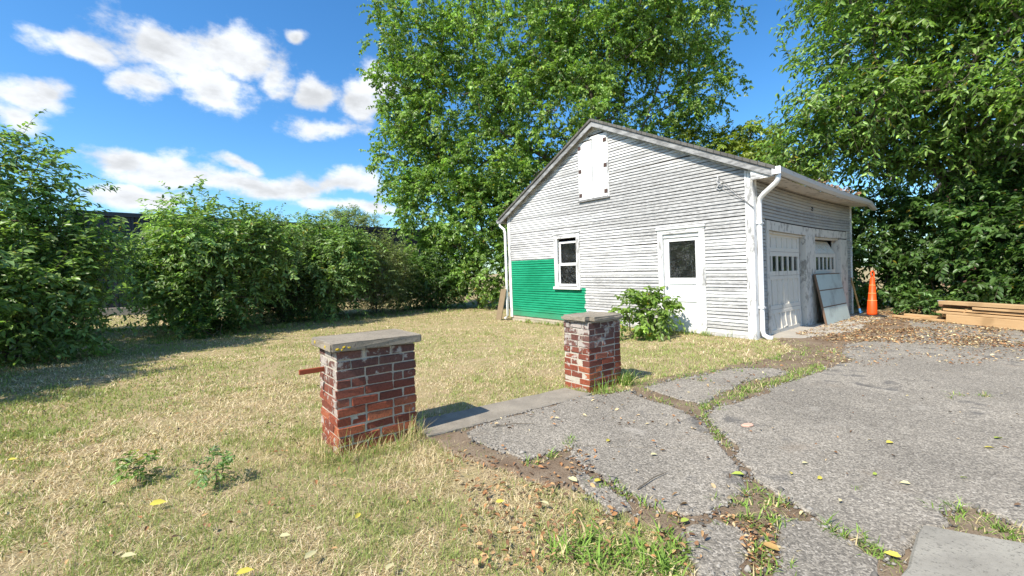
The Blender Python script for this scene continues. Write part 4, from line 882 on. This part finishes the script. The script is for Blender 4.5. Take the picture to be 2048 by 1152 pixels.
def neighbour():
    root = empty('neighbour_house', (28.5, 21, 0), R(-20)); tag(root, 'neighbouring brick house with a grey roof glimpsed through the right tree', 'house')
    MB().box((-4, -4, -.1), (4, 4, 5.4)).build('wall', M['redbrick_far'], root)
    o = MB(); o.add([(-4.5, -4.6, 5.2), (4.5, -4.6, 5.2), (4.5, 0, 8.6), (-4.5, 0, 8.6), (-4.5, 4.6, 5.2), (4.5, 4.6, 5.2), (-4.5, -4.6, 5.05), (4.5, -4.6, 5.05), (4.5, 0, 8.4), (-4.5, 0, 8.4), (-4.5, 4.6, 5.05), (4.5, 4.6, 5.05)],
                    [(0, 1, 2, 3), (3, 2, 5, 4), (9, 8, 7, 6), (10, 11, 8, 9), (0, 6, 7, 1), (4, 5, 11, 10), (0, 3, 9, 6), (3, 4, 10, 9), (1, 7, 8, 2), (2, 8, 11, 5)]); rf = o.build('roof', M['roof_far'], root)
    MB().box((-3.4, -1.0, 6.8), (-2.6, -.2, 9.6)).build('chimney', M['redbrick_far'], root)
    for x in (-2.2, 1.2):
        wn = MB().box((x, -4.05, 1.0), (x + 1.0, -4.005, 2.6)).build('window', M['trim'], root); MB().box((x + .08, -4.07, 1.08), (x + .92, -4.052, 2.52)).build('pane', M['glass_clean'], wn)
neighbour()
def cable(label, p0, p1, sag):
    pts = [p0.lerp(p1, k / 14) - Vector((0, 0, sag * 4 * (k / 14) * (1 - k / 14))) for k in range(15)]; o = MB().tube(pts, .011, 5).build('overhead_cable', M['wire']); tag(o, label, 'cable', 'overhead cables')
cable('upper thin overhead cable crossing the right tree', dpt(1560, 340, 26), dpt(2130, 84, 8.5), .15)
cable('lower thin overhead cable crossing the right tree', dpt(1560, 355, 26), dpt(2130, 108, 8.5), .2)

# ------------------------------------------------------------------ loose things round the garage
def local_thing(name, label, cat, x, y, z=0, rz=0): o = empty(name, hw(x, y, z), -TH + rz); tag(o, label, cat); return o
# leaning sheet: old door panel with two seams
t = local_thing('leaning_hardboard', 'grey-green wooden panel leaning against the garage door post', 'panel', .30, 2.86, .012)
lnx = math.atan2(.22, 1.07); wd, ht = 1.72, 1.10
def lp(p): return (-math.sin(lnx) * p[2] + p[0] * math.cos(lnx), p[1], math.cos(lnx) * p[2] + p[0] * math.sin(lnx))
pm = MB(lp).box((0, 0, 0), (.03, wd, .37)).build('board', M['panel'], t); MB(lp).box((0, 0, .395), (.03, wd, .74)).build('board', M['panel'], t); MB(lp).box((0, 0, .765), (.03, wd, ht)).build('board', M['panel'], t)
MB(lp).box((.004, 0, .37), (.024, wd, .395)).build('seam', M['board_brown'], t); MB(lp).box((.004, 0, .74), (.024, wd, .765)).build('seam', M['board_brown'], t)
MB(lp).box((-.004, -.022, 0), (.034, -.001, ht)).build('edge_strip', M['board_brown'], t); MB(lp).box((-.004, -.022, ht + .001), (.034, wd, ht + .02)).build('edge_strip', M['board_brown'], t)
# hoe
c = dpt(1719, 618, 11.0); top = dpt(1702, 556, 11.35)
t = empty('hand_cultivator', (c.x, c.y, 0)); tag(t, 'wooden-handled hand tool with blue socket leaning at the garage corner', 'garden tool'); o_ = Vector((c.x, c.y, 0))
MB().tube([c - o_, top - o_], .022, 8).build('handle', M['handle'], t, True); dd = (c - top).normalized(); e = c - o_ + dd * .10
MB().tube([c - o_ - dd * .01, e], [.026, .03], 8).tube([e + Vector((-.05, -.05, 0)), e + Vector((.10, .06, .02))], .016, 6).build('socket', M['blue'], t, True)
MB().tube([e, e + Vector((-.10, -.06, -.05)), e + Vector((-.15, -.08, -.14)), e + Vector((-.10, -.1, -.22)), Vector((.02, -.12, .03)), Vector((.16, -.14, .02))], [.012, .012, .012, .012, .012, .008], 6).build('tine', M['iron'], t, True)
# cone
cx_, cy_ = gpt(1744, 634); t = empty('traffic_cone', (cx_, cy_, 0), R(12)); tag(t, 'tall slim orange traffic cone with a loop handle and black base', 'traffic cone')
def ringz(r_, z, n=20): return [(r_ * math.cos(2 * math.pi * k / n), r_ * math.sin(2 * math.pi * k / n), z) for k in range(n)]
sec = [(.128, .05), (.122, .10), (.108, .40), (.104, .405), (.104, .42), (.098, .425), (.090, .58), (.087, .585), (.087, .60), (.083, .605), (.074, .78), (.071, .785), (.068, .80), (.064, .805), (.056, .97), (.05, .985), (.03, .99)]
MB().loft([ringz(a * .86, z) for a, z in sec]).build('cone_body', M['orange'], t, True)
M['orange_band'] = plain('pale_orange_line', (0.95, 0.36, 0.12), .5, .1, 10)
for a, z in ((.0935, .404), (.0785, .584), (.0645, .784)): MB().loft([ringz(a, z), ringz(a + .002, z + .008), ringz(a, z + .016)]).build('band', M['orange_band'], t, True)
MB().tube([(0.05 * math.sin(a), 0, 1.065 - .075 * math.cos(a)) for a in [2 * math.pi * k / 16 for k in range(17)]], .017, 8).build('loop_handle', M['orange'], t, True)
n8 = [(.30 * math.cos(R(22.5 + 45 * k)), .30 * math.sin(R(22.5 + 45 * k))) for k in range(8)]
MB().loft([[(x, y, .006) for x, y in n8], [(x, y, .035) for x, y in n8], [(x * .8, y * .8, .055) for x, y in n8]]).build('base', M['rubber'], t)
# hose beside the cone
# lumber stack
LB0 = Vector((*gpt(1893, 648), 0)); ld = Vector((.13, -1, 0)).normalized(); ls = Vector((1, .13, 0)).normalized(); lang = math.atan2(ld.y, ld.x)
def lumber(label, s, off, z, L, wdt, h, m=None):
    z = .031 + (z - .031) * 1.2; h *= 1.2; p = LB0 + ld * s + ls * off; o = MB().box((0, -wdt / 2, 0), (L, wdt / 2, h)).build('lumber_board', m or M['lumber']); bevel(o, .005); o.location = (p.x, p.y, z); o.rotation_euler = (0, 0, lang + random.gauss(0, .008)); tag(o, label, 'board', 'lumber stacked by the drive'); return o
lumber('wide yellow board on edge at the bottom front of the lumber stack', 0.0, .0, .031, 3.2, .04, .15)
lumber('beam under the lumber stack behind the wide board', -.05, .14, .031, 3.0, .14, .09); lumber('second beam under the lumber stack towards the shrubs', -.1, .34, .031, 3.0, .14, .09)
lumber('square-ended stick resting on the beam behind the wide board', -.16, .13, .123, 3.0, .09, .04); lumber('square-ended stick resting on the second beam', -.24, .34, .123, 3.0, .09, .04)
lumber('lowest flat board of the stack, front side', -.20, .06, .186, 3.3, .14, .038); lumber('lowest flat board of the stack, shrub side', -.33, .30, .186, 3.1, .14, .038)
lumber('second flat board of the stack, front side', -.10, .10, .240, 3.2, .14, .038); lumber('second flat board of the stack, shrub side', -.28, .29, .240, 3.1, .14, .038)
lumber('short flat board below the dark board, front side', .45, .07, .294, 2.7, .14, .040); lumber('dark reddish board in the third layer behind the short one', -.30, .26, .294, 3.1, .16, .040, wood_mat('red_board', (.20, .10, .06), (.28, .15, .09), (1.5, 30, 30)))
lumber('long board topping the lumber stack', -.16, .11, .348, 3.4, .24, .062)
for k, zz in enumerate((.164, .2245, .2785, .3345)):
    for sx in (.25, 2.2): lumber('spacer lath between two layers near the %s end, %s' % ('left' if sx < 1 else 'right', ('lowest', 'second from the ground', 'third from the ground', 'topmost')[k]), sx + .03 * k, .17, zz, .03, .30, .013 if k == 3 else (.021 if k == 0 else .015))
o = MB().tube([(0, 0, 0), (1.6, 0, 0)], .022, 8).build('grey_pipe', M['gutter'], None, True); p = LB0 + ld * -.42 + ls * .32; o.location = (p.x, p.y, .455); o.rotation_euler = (0, 0, lang); tag(o, 'grey metal pipe poking out of the lumber stack', 'pipe')
for i, (s, off, L, z, lb_) in enumerate(((-1.05, .10, 1.15, .031, 'low board on the ground pointing out of the lumber stack'), (-.75, .30, .9, .031, 'second low board on the ground behind the first one'), (-.9, .2, 1.0, .072, 'thin board lying across the two low ground boards'))): lumber(lb_, s - .1, off, z, L - .08 if i < 2 else L - .2, .14, .04)
# sheet leaning at the far corner
p = hw(-GW - .35, -.22, -.17); t = empty('leaning_sheet', p, -TH); tag(t, 'old plywood sheet leaning at the far corner behind the downspout', 'sheet')
MB(lambda q_: (q_[0] + q_[2] * .24, q_[1] + q_[2] * .05, q_[2])).box((-.12, -.01, .0), (.14, .012, .95)).build('board', M['ply'], t)
# broom inside, behind the door glass
p = hw(-1.25, .30, .012); t = empty('broom', p, -TH); tag(t, 'broom with a pinkish stick standing inside behind the door glass', 'broom'); MB().tube([(.05, 0, .18), (-.09, .02, 1.45)], .014, 6).build('handle', M['cream'], t); MB().box((-.10, -.03, 0), (.20, .03, .2)).build('head', M['ply'], t)

# ------------------------------------------------------------------ lawn, weeds, litter
def inside(poly, x, y):
    p = np.array(poly); n = len(p); c = np.zeros(len(x), bool); j = n - 1
    for i in range(n):
        xi, yi = p[i]; xj, yj = p[j]
        if yi != yj: c ^= ((yi > y) != (yj > y)) & (x < (xj - xi) * (y - yi) / (yj - yi) + xi)
        j = i
    return c
def vnoise(x, y, sc, seed):
    r = np.random.default_rng(seed); g = r.random((64, 64)); u = x * sc; v = y * sc; i = np.floor(u).astype(int); j = np.floor(v).astype(int); a = u - i; b = v - j; a = a * a * (3 - 2 * a); b = b * b * (3 - 2 * b); i %= 64; j %= 64; i2 = (i + 1) % 64; j2 = (j + 1) % 64
    return (g[i, j] * (1 - a) + g[i2, j] * a) * (1 - b) + (g[i, j2] * (1 - a) + g[i2, j2] * a) * b
house_poly = [tuple(hw(*c)[:2]) for c in ((.02, -.01), (.02, GL), (-GW, GL), (-GW, -.01))]
pil_poly = [[tuple((Vector((*f, 0)) + E1 * a + E2 * b)[:2]) for a, b in ((0, 0), (l1, 0), (l1, l2), (0, l2))] for f, l1, l2 in ((gpt(678, 914), .6, .41), (gpt(1179, 786), .53, .36))]
step_poly = [tuple(a0 - dv * .03), tuple(a1 + dv * .05), tuple(a1 + nv * .33), tuple(a0 + nv * .38)]
slab_poly = c0
apron_poly = [tuple(hw(-.02, .35)[:2]), tuple(hw(-.02, GL)[:2]), tuple(hw(.85, GL)[:2]), tuple(hw(.9, 2.4)[:2]), tuple(hw(.55, .5)[:2])]
def blades(X, Y, Z, h, wd, az, tilt, C, name, label=None, r=rng, bend=.5):
    n = len(X); d = np.stack([np.cos(az) * np.sin(tilt), np.sin(az) * np.sin(tilt), np.cos(tilt)], 1); s = np.stack([-np.sin(az + r.normal(0, .6, n)), np.cos(az), np.zeros(n)], 1); s = unit(s); P = np.stack([X, Y, Z], 1)
    mid = P + d * (h * .55)[:, None]; d2 = unit(d + np.stack([np.cos(az), np.sin(az), -np.ones(n) * .9], 1) * (bend * r.uniform(.2, 1.2, n))[:, None]); tip = mid + d2 * (h * .5)[:, None]
    tip[:, 2] = np.maximum(tip[:, 2], Z + .004); mid[:, 2] = np.maximum(mid[:, 2], Z + .006); w_ = wd[:, None] * .5
    V = np.stack([P - s * w_, P + s * w_, mid + s * w_ * .8, mid - s * w_ * .8, tip], 1); tri = np.array([[0, 1, 2], [0, 2, 3], [3, 2, 4]]); F = (np.arange(n)[:, None, None] * 5 + tri[None]).reshape(-1, 3)
    return raw_mesh(name, V.reshape(-1, 3), F, np.repeat(C, 5, 0), M['grass'])
STRAW = np.array([.76, .63, .43]); GREEN = np.array([.26, .34, .09]); BROWN = np.array([.33, .22, .12])
def lawn():
    r = np.random.default_rng(5); Xs, Ys = [], []
    for (d0, d1, dens) in ((1.35, 2.4, 10500), (2.4, 3.6, 7000), (3.6, 5.2, 3300), (5.2, 7.5, 1400), (7.5, 11, 600), (11, 16, 280), (16, 24, 110)):
        xl, xr = -1.25 * d1 - .6, min(1.1 * d1, 7); n = int((d1 - d0) * (xr - xl) * dens); x = r.uniform(xl, xr, n); y = r.uniform(d0, d1, n); k = x > -1.27 * y - .6; Xs.append(x[k]); Ys.append(y[k])
    x = np.concatenate(Xs); y = np.concatenate(Ys); sp_ = inside(soil_poly, x, y); onp = np.zeros(len(x), bool)
    for q_ in PL.values(): onp |= inside(q_, x, y)
    k = (~sp_ | ((r.random(len(x)) < np.where((y > 4.3) & (x < 4.9), .95, .42) * (x < 4.9)) & ((vnoise(x, y, 3.0, 33) > .36) | (y > 4.3)))) & ~onp & ~inside(apron_poly, x, y) & ~inside(house_poly, x, y) & ~inside(step_poly, x, y) & ~inside(slab_poly, x, y)
    for p in pil_poly: k &= ~inside(p, x, y)
    x, y = x[k], y[k]
    patch = .28 * vnoise(x, y, .7, 1) + .06 + .30 * vnoise(x, y, 3.1, 2) + .36 * vnoise(x, y, 9.5, 3)
    bare = vnoise(x + 3, y, 1.1, 9) * .5 + vnoise(x, y, 3.7, 8) * .5
    k = r.random(len(x)) < np.clip(1.25 - np.maximum(0, bare - .52) * 3.2, .3, 1); x, y, patch = x[k], y[k], patch[k]
    n = len(x); D = np.hypot(x, y); far = np.clip((D - 4) / 10, 0, 1)
    gp = np.clip((patch - .47) * 3.0 + .19 + .05 * (x < -1) + .10 * far * (x < 0), .04, .92); isg = r.random(n) < gp
    brn = (~isg) & (r.random(n) < .26)
    C = np.where(isg[:, None], GREEN, STRAW) * (1 + r.normal(0, .22, (n, 1))); C[brn] = BROWN * (1 + r.normal(0, .2, (brn.sum(), 1))); mixf = r.uniform(0, .40, (n, 1)); C = C * (1 - mixf) + np.where(isg[:, None], np.array([.46, .44, .18]), np.array([.54, .50, .24])) * mixf
    h = np.where(isg, r.uniform(.02, .05, n), r.uniform(.025, .062, n)) * (1 + .35 * vnoise(x, y, 1.7, 5)); tilt = np.where(isg, np.abs(r.normal(.55, .35, n)), np.abs(r.normal(1.15, .3, n))); tilt = np.clip(tilt, 0, 1.5)
    wd = np.maximum(.0027, .0010 * D) * r.uniform(.7, 1.3, n)
    o = blades(x, y, gz(x, y) + .0, h, wd, r.uniform(0, 6.283, n), tilt, np.maximum(C, .02), 'grass'); tag(o, 'dry straw-coloured and green lawn grass', 'grass', kind='stuff')
lawn()
def tufts(name, label, pts, dens, h0, h1, wd, green, seed, spread=.06, tilt=(.6, .35), clump=9):
    """grass growing in tufts along the polyline points (ground metres)"""
    r = np.random.default_rng(seed); X, Y, AZ, HH, CC = [], [], [], [], []
    for (a, b, width, dn) in pts:
        a = np.array(a); b = np.array(b); L = np.linalg.norm(b - a) + .02; nt = max(1, int(L * dn * dens)); t = r.random(nt); c = a + (b - a) * t[:, None] + r.normal(0, width, (nt, 2))
        for q_ in c:
            k = r.integers(clump // 2, clump * 2); s = r.uniform(.5, 1.3); X.append(q_[0] + r.normal(0, spread * .25, k)); Y.append(q_[1] + r.normal(0, spread * .25, k)); AZ.append(r.uniform(0, 6.283, k)); HH.append(r.uniform(h0, h1, k) * s)
            g = r.random(k) < green; CC.append(np.where(g[:, None], np.array([.20, .32, .06]), np.array([.58, .48, .26])) * (1 + r.normal(0, .2, (k, 1))))
    x = np.concatenate(X); y = np.concatenate(Y); n = len(x); bad = np.zeros(n, bool)
    for p in pil_poly + [house_poly]: bad |= inside(p, x, y)
    k = ~bad; x = x[k]; y = y[k]; n = len(x)
    o = blades(x, y, gz(x, y) + .012, np.concatenate(HH)[k], np.maximum(wd * r.uniform(.7, 1.4, n), .0008 * np.hypot(x, y)), np.concatenate(AZ)[k], np.clip(np.abs(r.normal(tilt[0], tilt[1], n)), .05, 1.45), np.maximum(np.concatenate(CC)[k], .02), name, r=r); tag(o, label, 'weeds', kind='stuff'); return o
def pxline(pts, width, dn): g = G(pts); return [(g[i], g[i + 1], width, dn) for i in range(len(g) - 1)]
cr = pxline([(1250, 775), (1330, 765), (1420, 752), (1500, 728), (1560, 712), (1640, 705)], .14, 26) + pxline([(1640, 735), (1580, 760), (1500, 782), (1440, 802), (1400, 822)], .05, 50) + pxline([(1395, 820), (1340, 812), (1290, 795)], .02, 12) + \
     pxline([(1400, 832), (1430, 868), (1455, 905)], .018, 26) + pxline([(1500, 985), (1540, 1005), (1590, 1032)], .05, 40) + pxline([(1490, 1000), (1470, 1035), (1510, 1060), (1540, 1040)], .05, 30) + pxline([(1520, 1080), (1535, 1130), (1520, 1160)], .05, 45) + pxline([(1640, 1060), (1700, 1088), (1740, 1110), (1790, 1140)], .025, 50) + \
     pxline([(1900, 1030), (1960, 1050), (2030, 1085)], .05, 60) + pxline([(1180, 955), (1250, 995), (1330, 1040)], .03, 26) + pxline([(1150, 885), (1120, 910), (1060, 935)], .025, 22) + pxline([(1905, 800), (1980, 795)], .04, 22) + pxline([(1700, 982), (1745, 985)], .02, 14) + pxline([(1290, 785), (1200, 792)], .03, 14)
tufts('crack_weeds', 'green weeds growing in the cracks of the driveway', cr, 1.0, .03, .085, .0055, .78, 11, .07, (.85, .35), 10)
tufts('crabgrass', 'patch of broad-bladed crabgrass at the bottom edge of the lawn', pxline([(1120, 1110), (1250, 1100), (1370, 1120)], .07, 60) + pxline([(1150, 1140), (1350, 1150)], .05, 50), 1.0, .05, .12, .0075, .85, 12, .08, (.9, .3), 9)
tufts('tall_grass', 'tall wispy dry grass at the foot of the larger pillar', pxline([(600, 925), (660, 925), (700, 925), (780, 900), (835, 875)], .05, 34) + pxline([(560, 900), (640, 900)], .09, 20) + pxline([(470, 960), (620, 930)], .09, 12), 1.0, .10, .26, .003, .30, 13, .09, (.6, .35), 9)
tufts('tall_grass', 'bright green grass clump at the right foot of the smaller pillar', pxline([(1238, 775), (1258, 768)], .03, 90) + pxline([(1165, 792), (1230, 785)], .02, 20), 1.0, .08, .22, .005, .9, 14, .07, (.45, .3), 10)
tufts('hedge_grass', 'longer green grass along the foot of the hedge', [((-8.2, 9.2), (-6.4, 12.6), .3, 14), ((-6.4, 12.6), (-4.2, 15.8), .3, 14), ((-4.2, 15.8), (-1, 16.5), .3, 12), (tuple(hw(-6.5, -.15)[:2]), tuple(hw(-.4, -.12)[:2]), .05, 22)], 1.0, .06, .16, .006, .75, 15, .12, (.5, .3), 10)
def scatter_leaves(name, label, n_list, seed):
    r = np.random.default_rng(seed); P, C, L = [], [], []
    for (poly, n, size, cols) in n_list:
        p = np.array(poly); x = r.uniform(p[:, 0].min(), p[:, 0].max(), n * 3); y = r.uniform(p[:, 1].min(), p[:, 1].max(), n * 3); k = inside(poly, x, y) & ~inside(house_poly, x, y)
        k &= r.random(len(x)) < np.clip((vnoise(x, y, 2.2, seed) * .6 + vnoise(x, y, 6, seed + 1) * .4 - .25) * 2.4, .05, 1)
        for q_ in pil_poly: k &= ~inside(q_, x, y)
        x, y = x[k][:n], y[k][:n]; on = np.zeros(len(x), bool)
        for q_ in PL.values(): on |= inside(q_, x, y)
        z = np.where(on, .034, gz(x, y) + np.where(inside(soil_poly, x, y), .022, .035)); z = np.where(inside(step_poly, x, y), .04, z); P.append(np.stack([x, y, z + r.uniform(0, .012, len(x))], 1)); cc = np.array(cols)[r.integers(0, len(cols), len(x))] * (1 + r.normal(0, .2, (len(x), 1))); C.append(cc); L.append(size * r.uniform(.5, 1.3, len(x)))
    P = np.concatenate(P); C = np.concatenate(C); L = np.concatenate(L); n = len(P); az = r.uniform(0, 6.283, n); ax = unit(np.stack([np.cos(az), np.sin(az), r.normal(0, .3, n)], 1)); up = unit(np.stack([r.normal(0, .45, n), r.normal(0, .45, n), np.ones(n)], 1)); sd = unit(np.cross(up, ax))
    o = build_leafmesh(name, P, ax, sd, L, L * r.uniform(.35, .65, n), np.clip(C, .02, 1), M['litter'], None, 6, .25, .15); tag(o, label, 'leaf litter', kind='stuff')
BRN = [(.36, .18, .08), (.24, .13, .07), (.44, .27, .13), (.15, .095, .06), (.50, .38, .22), (.55, .46, .26)]
scatter_leaves('leaf_litter', 'drift of brown and orange dead leaves in front of the lumber and garage', [
    ([(5.2, 7.3), tuple(hw(.3, 1)[:2]), tuple(hw(.25, 6)[:2]), (9.6, 11.4), (10.6, 11.2), (10.2, 7.5), (7.5, 6.2)], 8500, .042, BRN), ([(9.2, 10.2), (9.4, 11.8), (11.5, 11.8), (10.8, 8.8), (9.9, 9)], 1500, .045, BRN),
    ([(3.6, 5.2), (5.4, 7.4), (10, 7.2), (10, 5.5)], 1100, .035, BRN)], 61)
scatter_leaves('fallen_leaf_scatter', 'small brown dead leaves scattered between lawn and driveway', [
    (G([(860, 880), (1010, 930), (1150, 900), (1200, 960), (1420, 1060), (1400, 1152), (900, 1152), (930, 1000)]), 520, .032, BRN[:4]), (G([(0, 800), (600, 720), (1000, 1152), (0, 1152)]), 850, .026, BRN + [(.09, .06, .04)]), (PL['P1'], 90, .035, BRN), (PL['P5'], 500, .032, BRN + [(.1, .08, .06)]),
    (G([(1490, 990), (1420, 1040), (1480, 1075), (1500, 1160), (1550, 1160), (1560, 1045), (1650, 1050), (1560, 1000)]), 420, .026, BRN), (G([(1400, 820), (1500, 780), (1640, 735), (1640, 700), (1250, 780)]), 200, .035, BRN)], 62)
def crumbs():
    r = np.random.default_rng(91); P, L = [], []
    for pl_ in PL.values():
        p = np.array(pl_); k = r.integers(0, len(p), int(len(p) * 3.2)); q_ = p[k] + r.normal(0, .035, (len(k), 2)); d = np.hypot(q_[:, 0], q_[:, 1]); q_ = q_[(d < 9) & (q_[:, 1] > 1.2)]; P.append(q_)
    P = np.concatenate(P); n = len(P); L = r.uniform(.004, .013, n) * (1 + (r.random(n) < .06)); oct_ = np.array([[1, 0, 0], [-1, 0, 0], [0, 1, 0], [0, -1, 0], [0, 0, .8], [0, 0, -.8]]); V = P[:, None, :] * 0 if False else np.concatenate([P, np.full((n, 1), .024)], 1)[:, None] + (oct_[None] + r.normal(0, .25, (n, 6, 3))) * L[:, None, None]
    tri = np.array([[0, 2, 4], [2, 1, 4], [1, 3, 4], [3, 0, 4], [2, 0, 5], [1, 2, 5], [3, 1, 5], [0, 3, 5]]); F = (np.arange(n)[:, None, None] * 6 + tri[None]).reshape(-1, 3); g_ = r.uniform(.10, .38, (n, 1)) * np.array([1, .93, .83])
    o = raw_mesh('asphalt_crumbs', V.reshape(-1, 3), F, np.repeat(g_, 6, 0), M['litter']); tag(o, 'crumbled bits of asphalt and gravel along the slab edges', 'gravel', kind='stuff')
crumbs()
# roof-edge drift
def roof_leaves():
    r = np.random.default_rng(71); n = 80; y = r.uniform(2.8, 5.4, n); x = RE - .02 + r.uniform(-.35, .08, n); pts = np.array([tuple(Vector(lean((a, b, roofz(a) + .01 + r.random() * .07)))) for a, b in zip(x, y)]); az = r.uniform(0, 6.28, n); ax = unit(np.stack([np.cos(az), np.sin(az), r.normal(.2, .5, n)], 1)); sd = unit(np.cross(r.normal(size=(n, 3)), ax)); c = np.array([(.42, .26, .18), (.33, .18, .1), (.5, .38, .3)])[r.integers(0, 3, n)]
    build_leafmesh('roof_debris', pts, ax, sd, np.full(n, .08), np.full(n, .04), c, M['litter'], gar, 6)['kind'] = 'stuff'
roof_leaves()
# single fallen leaves one can point at
def fallen(px, py, size, col, aim, label, group, z=.04):
    size *= .82
    x, y = gpt(px, py, z); r = np.random.default_rng(int(px + py)); n = 1; az = aim; ax = np.array([[math.cos(az), math.sin(az), .05]]); ax = unit(ax); sd = unit(np.cross(np.array([[r.normal(0, .3), -.35 + r.normal(0, .3), 1.0]]), ax))
    g = float(gz(x, y)); o = build_leafmesh('fallen_leaf', np.array([[0, 0, 0.]]) - ax * size * .5, ax, sd, np.array([size]), np.array([size * .48]), np.array([col]), M['litter'], None, 6, .2, .12); o.location = (x, y, z + g); tag(o, label, 'leaf', group)
YEL = (.58, .50, .09); YG = (.36, .44, .08); PAL = (.54, .50, .28)
gl = 'yellow leaves fallen on the lawn'; gd_ = 'yellow leaves fallen on the driveway'
LAWN_LEAVES = [(622, 1108, .085, PAL, 1.1, 'large pale curled leaf on the lawn below the larger pillar'), (716, 1030, .075, YEL, 1.5, 'upright bright yellow leaf on the lawn just below the larger pillar'), (316, 1005, .095, YEL, .4, 'long yellow leaf on the lawn below the spreading weed'),
    (490, 1142, .08, YEL, .5, 'yellow leaf at the very bottom edge of the lawn'), (780, 1132, .07, PAL, 1.2, 'pale leaf near the bottom edge left of the crabgrass'), (257, 1110, .07, PAL, .3, 'pale leaf lowest on the lawn at the left'), (570, 1070, .06, PAL, .2, 'small pale leaf above the large curled one'),
    (276, 900, .05, YEL, 2, 'small yellow leaf above the spreading weed'), (25, 918, .06, YEL, .3, 'yellow leaf at the left edge of the lawn'), (308, 867, .05, PAL, .1, 'small pale leaf highest on the open lawn'), (1088, 1005, .08, PAL, 2.4, 'whitish leaf among brown litter beside the driveway edge'),
    (880, 830, .06, YEL, 1.6, 'yellow leaf beside the step at the larger pillar'), (640, 1055, .05, PAL, 1, 'tiny pale leaf between the pillar and the curled leaf'), (1000, 1002, .06, YEL, .2, 'yellow leaf in the litter left of the driveway'), (1012, 1010, .05, (.5, .2, .06), 2.2, 'orange-brown leaf touching the yellow one in the litter')]
for (x, y, s, c_, a_, l_) in LAWN_LEAVES: fallen(x, y, s, c_, a_, l_, gl, .05)
DRIVE_LEAVES = [(1216, 880, .06, YEL, .8, 'bright yellow leaf on the middle slab near the smaller pillar'), (1308, 908, .06, PAL, .1, 'pale leaf in the centre of the middle slab'), (1475, 947, .09, YG, 2.9, 'long green leaf bridging the crack between the slabs'), (1780, 884, .08, YEL, .2, 'yellow leaf in the middle of the large slab'),
    (1997, 875, .08, YG, .1, 'green-yellow leaf near the right edge of the large slab'), (1640, 955, .06, YEL, .4, 'yellow leaf left of centre on the large slab'), (1810, 965, .06, PAL, 2.7, 'pale leaf right of the small grass tuft on the large slab'), (1928, 954, .05, YG, 0, 'small green leaf on the right of the large slab'),
    (1978, 894, .07, YEL, 2.7, 'yellow leaf just below the green-yellow one at the right'), (1196, 960, .07, YEL, .5, 'yellow leaf on the lower left rim of the middle slab'), (1370, 1040, .07, YG, .4, 'yellow-green leaf at the lowest tip of the middle slab'), (1582, 945, .05, YEL, 1, 'small yellow leaf nearest the long green one on the large slab'),
    (1610, 925, .05, PAL, .1, 'small pale leaf above two yellow ones on the large slab'), (1750, 947, .05, YG, .3, 'small green leaf beside the centre of the large slab'), (1785, 1108, .07, YEL, 2.5, 'yellow leaf in the weeds beside the concrete slab'), (1965, 1095, .10, YEL, 2.7, 'large yellow leaf by the concrete slab at lower right'),
    (1145, 958, .09, PAL, 2.3, 'pale leaf where litter meets the middle slab'), (1540, 1092, .1, (.40, .26, .1), 2.2, 'brown curled leaf in the weeds between the two lowest slabs')]
for (x, y, s, c_, a_, l_) in DRIVE_LEAVES: fallen(x, y, s, c_, a_, l_, gd_, .04)
x, y = gpt(1495, 859); o = MB().loft([[(math.cos(k * .898) * .055 * q_, math.sin(k * .898) * .03 * q_, zz) for k in range(7)] for q_, zz in ((1, 0), (1.02, .008), (.8, .014))]).build('brick_chip', plain('pink_brick_chip', (.58, .36, .27), .9)); o.location = (x, y, .03); o.rotation_euler = (0, 0, .3); tag(o, 'pinkish flat brick chip lying on the asphalt', 'brick chip')
# small weeds in the lawn
def weed(px, py, h, n, sd_, label, cols):
    x, y = gpt(px, py); plant('weed_plant', label, 'plant', (x, y, 0), [[(x, y, -.01), (x + .01, y, h * .6), (x + .02, y + .01, h)]], [(x, y, h * .6, h * .55, h * .5, h * .5)], n, dict(twigs=2, tl=h * .6, nl=8, ll=.035, lw=.5, droop=.3, lift=.5, cols=cols, hang=.2, spread=.7), sd_, 6, .8, .0015, .45, .006, 'small weeds in the lawn', 'leaves', 'stem', twig_r=.001, zmin=.0)
weed(275, 965, .16, 14, 81, 'low spreading dark green weed in the lawn near the left', ((.17, .26, .06), (.20, .30, .07))); weed(432, 972, .17, 14, 82, 'upright bluish green weed in the lawn left of the pillar', ((.20, .32, .10), (.17, .27, .09)))
weed(1166, 628, .0 + .45, 8, 83, 'spindly weed growing up the green siding', ((.14, .2, .05), (.1, .16, .05)))
# twigs lying on the asphalt
for (pa, pb, lb_) in (((985, 862), (1068, 856), 'thin dead twig on the asphalt beside the step'), ((1275, 990), (1335, 955), 'thin dead twig across the middle asphalt slab')):
    A_ = Vector((*gpt(*pa), .036)); B_ = Vector((*gpt(*pb), .036)); o = MB().tube([A_ * 0, (B_ - A_) * .5 + Vector((.01, .02, .006)), B_ - A_], [.004, .0035, .002], 5).build('dead_twig', M['bark']); o.location = A_; tag(o, lb_, 'twig')
